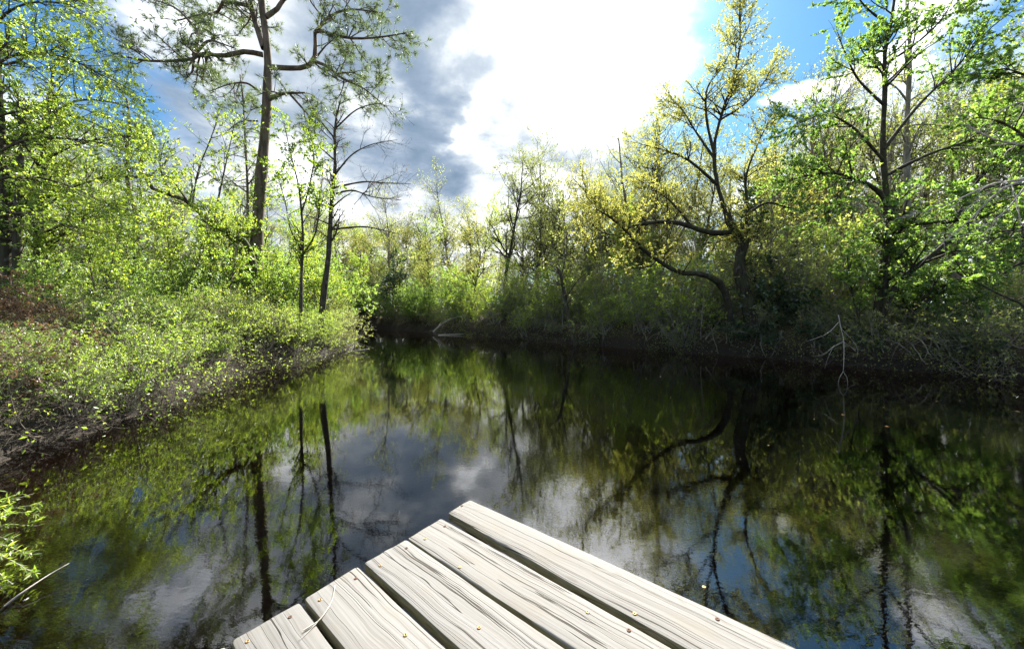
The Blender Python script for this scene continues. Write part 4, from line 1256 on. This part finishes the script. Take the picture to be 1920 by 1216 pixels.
bank_row('r', 20, 29, 34, 'shrub_grey', 'shrub', 'twiggy grey-green shrub on the shaded bank', 'shrub', 'twiggy shrubs on the shaded bank', (.05, 2.0), (.5, .95))
bank_row('r', 23, 29, 20, 'shrub_dark', 'evergreen_bush', 'low dark-leaved bush on the shaded bank', 'bush', 'dark shrubs on the shaded bank', (.0, 2.2), (.35, .7))
bank_row('r', 24, 29, 22, 'shrub_olive', 'thicket', 'thin olive thicket on the flat floor', 'thicket', 'olive shrubs on the flat floor', (3.0, 9.0), (.5, 1.05))
for k in range(22):
    px = 590 + k * 15 + prng.uniform(-8, 8); d = prng.uniform(33, 46)
    x = (px - 960) / F * d
    if sdist(x, d)[0] < 1: continue
    place(('shrub_olive', 'shrub_spring')[k % 2], 'thicket', x, d, prng.uniform(1.6, 2.4), 'tall far thicket closing off the pond head', 'thicket', 'thickets beyond the pond head')
for k in range(50):
    px = prng.uniform(-40, 740); d = prng.uniform(13, 34); x = (px - 960) / F * d
    if sdist(x, d)[0] < .8: continue
    kk = ('shrub_lime', 'shrub_spring')[k % 2]
    place(kk, 'shrub', x, d, prng.uniform(.9, 1.9), 'rank green understorey shrub', 'shrub', 'understorey behind the sunny bank')
for k in range(64):
    px = prng.uniform(820, 1940); d = prng.uniform(13, 30); x = (px - 960) / F * d
    if sdist(x, d)[0] < 1.2: continue
    kk = ('shrub_olive', 'shrub_olive', 'shrub_spring', 'shrub_grey')[k % 4]
    place(kk, 'shrub', x, d, prng.uniform(.9, 1.9), 'hazy olive understorey shrub', 'shrub', 'understorey behind the shaded bank')
stand('shrub_dead', 'dead_bracken', [(4, 6.2, .8), (40, 6.6, .7), (-20, 6.3, .9), (95, 6.9, .5), (15, 7.2, 1.05)], 'rust-brown clump of dead bracken', 'bracken', 'dead bracken on the sunny bank')

# fallen cut log half hidden on the sunny slope
M['cut'] = col_mat('cut_wood', [(.30, .17, .10), (.46, .29, .18)], 25, .85)
d = 5.6
le = empty('cut_log', tuple(P(0, 668, d)), 'sawn grey log with a pinkish cut end lying on the sunny bank', 'log')
a0, a1 = P(-60, 652, d + .5), P(51, 656, d)
pts = resample([a0, (a0 + a1) / 2 + np.array([0, 0, .015]), a1], 10)[None]
mb = MB(); tubes(mb, pts, np.full((1, 11), .062) * (1 + .05 * np.sin(np.arange(11)))[None], 14, cap=False)
obj('bark', mb.mesh('bark', M['bark_grey'], origin=P(0, 668, d)), le)
mb = MB(); ax_ = unit(a1 - a0); tubes(mb, np.stack([a1 - ax_ * .02, a1 + ax_ * .003])[None], np.array([[.058, .057]]), 14)
obj('cut_face', mb.mesh('cut_face', M['cut'], origin=P(0, 668, d)), le)

# roots washed bare along the shaded waterline
r = np.random.default_rng(70)
for k in range(22):
    u = 18.4 + k * 9.8 / 22; i = int(u); q = shore[i] + (shore[min(i + 1, len(shore) - 1)] - shore[i]) * (u - i)
    e_ = shore[i + 1] - shore[i]; nr = np.array([e_[1], -e_[0]]) / np.linalg.norm(e_)
    if sdist(*(q + nr * .3))[0] < 0: nr = -nr
    a_ = q + nr * .55; z0 = float(gz(np.array([a_[0]]), np.array([a_[1]]))[0])
    mb = MB()
    S_ = np.tile([a_[0], a_[1], z0], (5, 1)) + r.normal(0, .03, (5, 3))
    D_ = np.c_[np.tile(-nr, (5, 1)) + r.normal(0, .6, (5, 2)), np.full(5, -.25)]
    g_ = grow(r, S_, D_, r.uniform(.7, 1.3, 5), 7, .22, -.16)
    tubes(mb, g_, np.linspace(.028, .006, 8)[None] * r.uniform(.6, 1.2, 5)[:, None], 6)
    x_, y_ = a_
    tag(obj('exposed_root', mb.mesh('exposed_root', M['bark_grey'], origin=S_[0]), loc=tuple(S_[0])), 'bare root fan reaching into shaded water, ' + where(x_, y_), 'root', 'roots along the shaded waterline')

# driftwood on the far bank
r = np.random.default_rng(71)
for nm, lab, q, d, ra in (('fallen_branch', 'bleached fallen branch propped on the far bank mud', [(812, 622), (828, 608), (845, 598), (866, 592)], 24.5, .06),
                          ('fallen_log', 'pale straight log lying flat along the far waterline', [(822, 628), (850, 627), (886, 625)], 23.6, .05),
                          ('fallen_branch', 'thin grey branch poking out of the water off the sunny bank', [(636, 666), (660, 659), (692, 654)], 14.0, .03),
                          ('fallen_branch', 'bleached crooked stick at the foot of the shaded bank', [(1775, 694), (1800, 682), (1822, 676)], 9.6, .022)):
    a = resample([P(x, y, d) for x, y in q], 10)[None]
    mb = MB(); tubes(mb, a, np.linspace(ra, ra * .5, 11)[None], 8)
    b, br = spawn(r, a, np.linspace(ra, ra * .5, 11)[None], 12, t0=.1, ang=45, L=(.3 * ra * 12, .8 * ra * 12), n=4, wander=.2, rmin=.006)
    tubes(mb, b, br, 4)
    tag(obj(nm, mb.mesh(nm, M['twig_pale'], origin=a[0, 0]), loc=tuple(a[0, 0])), lab, 'log' if 'log' in nm else 'branch')

# leafy sprays beside the dock, reaching over the shallows
r = np.random.default_rng(81)
d = 2.7
e = empty('waterside_shrub', tuple(at_ground(-120, 2.6)), 'narrow-leaved yellow-green shrub arching over the brown shallows near the dock', 'shrub')
eb = np.array(e.location)
root = eb + np.array([0, 0, .05])
tips = [(85, 942, 2.8), (70, 985, 2.7), (62, 925, 3.0), (40, 960, 2.6), (20, 930, 2.9), (60, 1040, 2.35), (68, 1075, 2.2), (24, 1095, 2.2), (18, 1010, 2.5), (30, 1130, 2.1), (-20, 930, 2.7), (-30, 1000, 2.5)]
st = np.array([resample([root, root * .45 + P(*q_) * .55 + np.array([0, 0, .12]), P(*q_)], 12) for q_ in tips])
rd = np.repeat(np.linspace(.007, .0015, 13)[None], len(st), 0)
s1, r1 = spawn(r, st, rd, 34, t0=.45, ang=28, L=(.08, .22), n=4, wander=.1, up=.0, rmin=.0012)
mb = MB(); tubes(mb, st, rd, 5); tubes(mb, s1, r1, 4)
obj('stems', mb.mesh('stems', M['twig'], origin=eb), e)
mb = MB(); leaves_on(mb, r, st, rd, 620, .034, t0=.5, shape=LANCE, spread=.55, droop=0); leaves_on(mb, r, s1, r1, 620, .03, shape=LANCE, spread=.55, droop=0)
obj('foliage', mb.mesh('foliage', M['lime'], False, eb), e)
mb = MB()
a = resample([P(-40, 1185, 1.95), P(10, 1135, 2.05), P(45, 1108, 2.1), P(90, 1078, 2.2), P(130, 1055, 2.28)], 14)[None]
tubes(mb, a, np.linspace(.009, .0015, 15)[None], 6)
tag(obj('reed_stalk', mb.mesh('reed_stalk', M['twig_pale'], origin=a[0, 0]), loc=tuple(a[0, 0])), 'pale dry stalk slanting over the shallows near the dock', 'stalk')

# ------------------------------------------------------------------ uncountable stuff
r = np.random.default_rng(91)


def scatter(n, xr, yr, smin, smax, cond=None):
    x = r.uniform(*xr, n); y = r.uniform(*yr, n)
    s = sdist(x, y)
    k = (s > smin) & (s < smax)
    if cond is not None: k &= cond(x, y)
    x, y = x[k], y[k]
    return np.c_[x, y, gz(x, y)]


Q = scatter(42000, (-18, -3), (2, 24), .03, 9)
Q = Q[r.uniform(size=len(Q)) < np.exp(-(Q[:, 1]) / 14) * 1.2]
mb = MB(); leaves(mb, r, Q + np.c_[np.zeros((len(Q), 2)), r.uniform(.01, .16, len(Q))], np.tile([0, 0, 1.], (len(Q), 1)), .048, droop=-.1, upn=1.0)
tag(obj('ground_cover', mb.mesh('ground_cover', M['lime'], False)), 'creeping green leaves covering the sunny bank', 'ground cover', kind='stuff')
Q = scatter(90000, (2, 22), (3, 26), .4, 9)
Q = Q[r.uniform(size=len(Q)) < .6]
mb = MB(); leaves(mb, r, Q + np.c_[np.zeros((len(Q), 2)), r.uniform(.01, .14, len(Q))], np.tile([0, 0, 1.], (len(Q), 1)), .05, droop=-.1, upn=1.0)
tag(obj('ground_cover', mb.mesh('ground_cover', M['spring'], False)), 'sparse green seedlings over the shaded bank', 'ground cover', kind='stuff')
Q = scatter(120000, (-18, 22), (2, 30), .35, 9)
mb = MB(); leaves(mb, r, Q + np.array([0, 0, .012]), np.tile([0, 0, 0.], (len(Q), 1)), .06, droop=0, upn=2.6, spread=.9)
tag(obj('leaf_litter', mb.mesh('leaf_litter', M['litter'], False)), 'brown fallen leaves littering both banks', 'leaf litter', kind='stuff')
x = r.uniform(1, 12, 26000); y = r.uniform(4, 24, 26000)
s = sdist(x, y); k = (s < -.05) & (r.uniform(size=26000) < np.exp(s / .6) * .8 + .004)
Q = np.c_[x[k], y[k], np.full(k.sum(), .004)]
mb = MB(); leaves(mb, r, Q, np.tile([0, 0, 0.], (len(Q), 1)), .04, droop=0, upn=9, spread=.9)
V_ = np.concatenate(mb.V); V_[:, 2] = .004 + (V_[:, 2] - .004) * .05
tag(obj('floating_leaves', mk('floating_leaves', V_, [np.concatenate(f) for f in mb.F.values()], M['floatleaf'], False)), 'small dead leaves floating along the shaded waterline', 'floating leaves', kind='stuff')
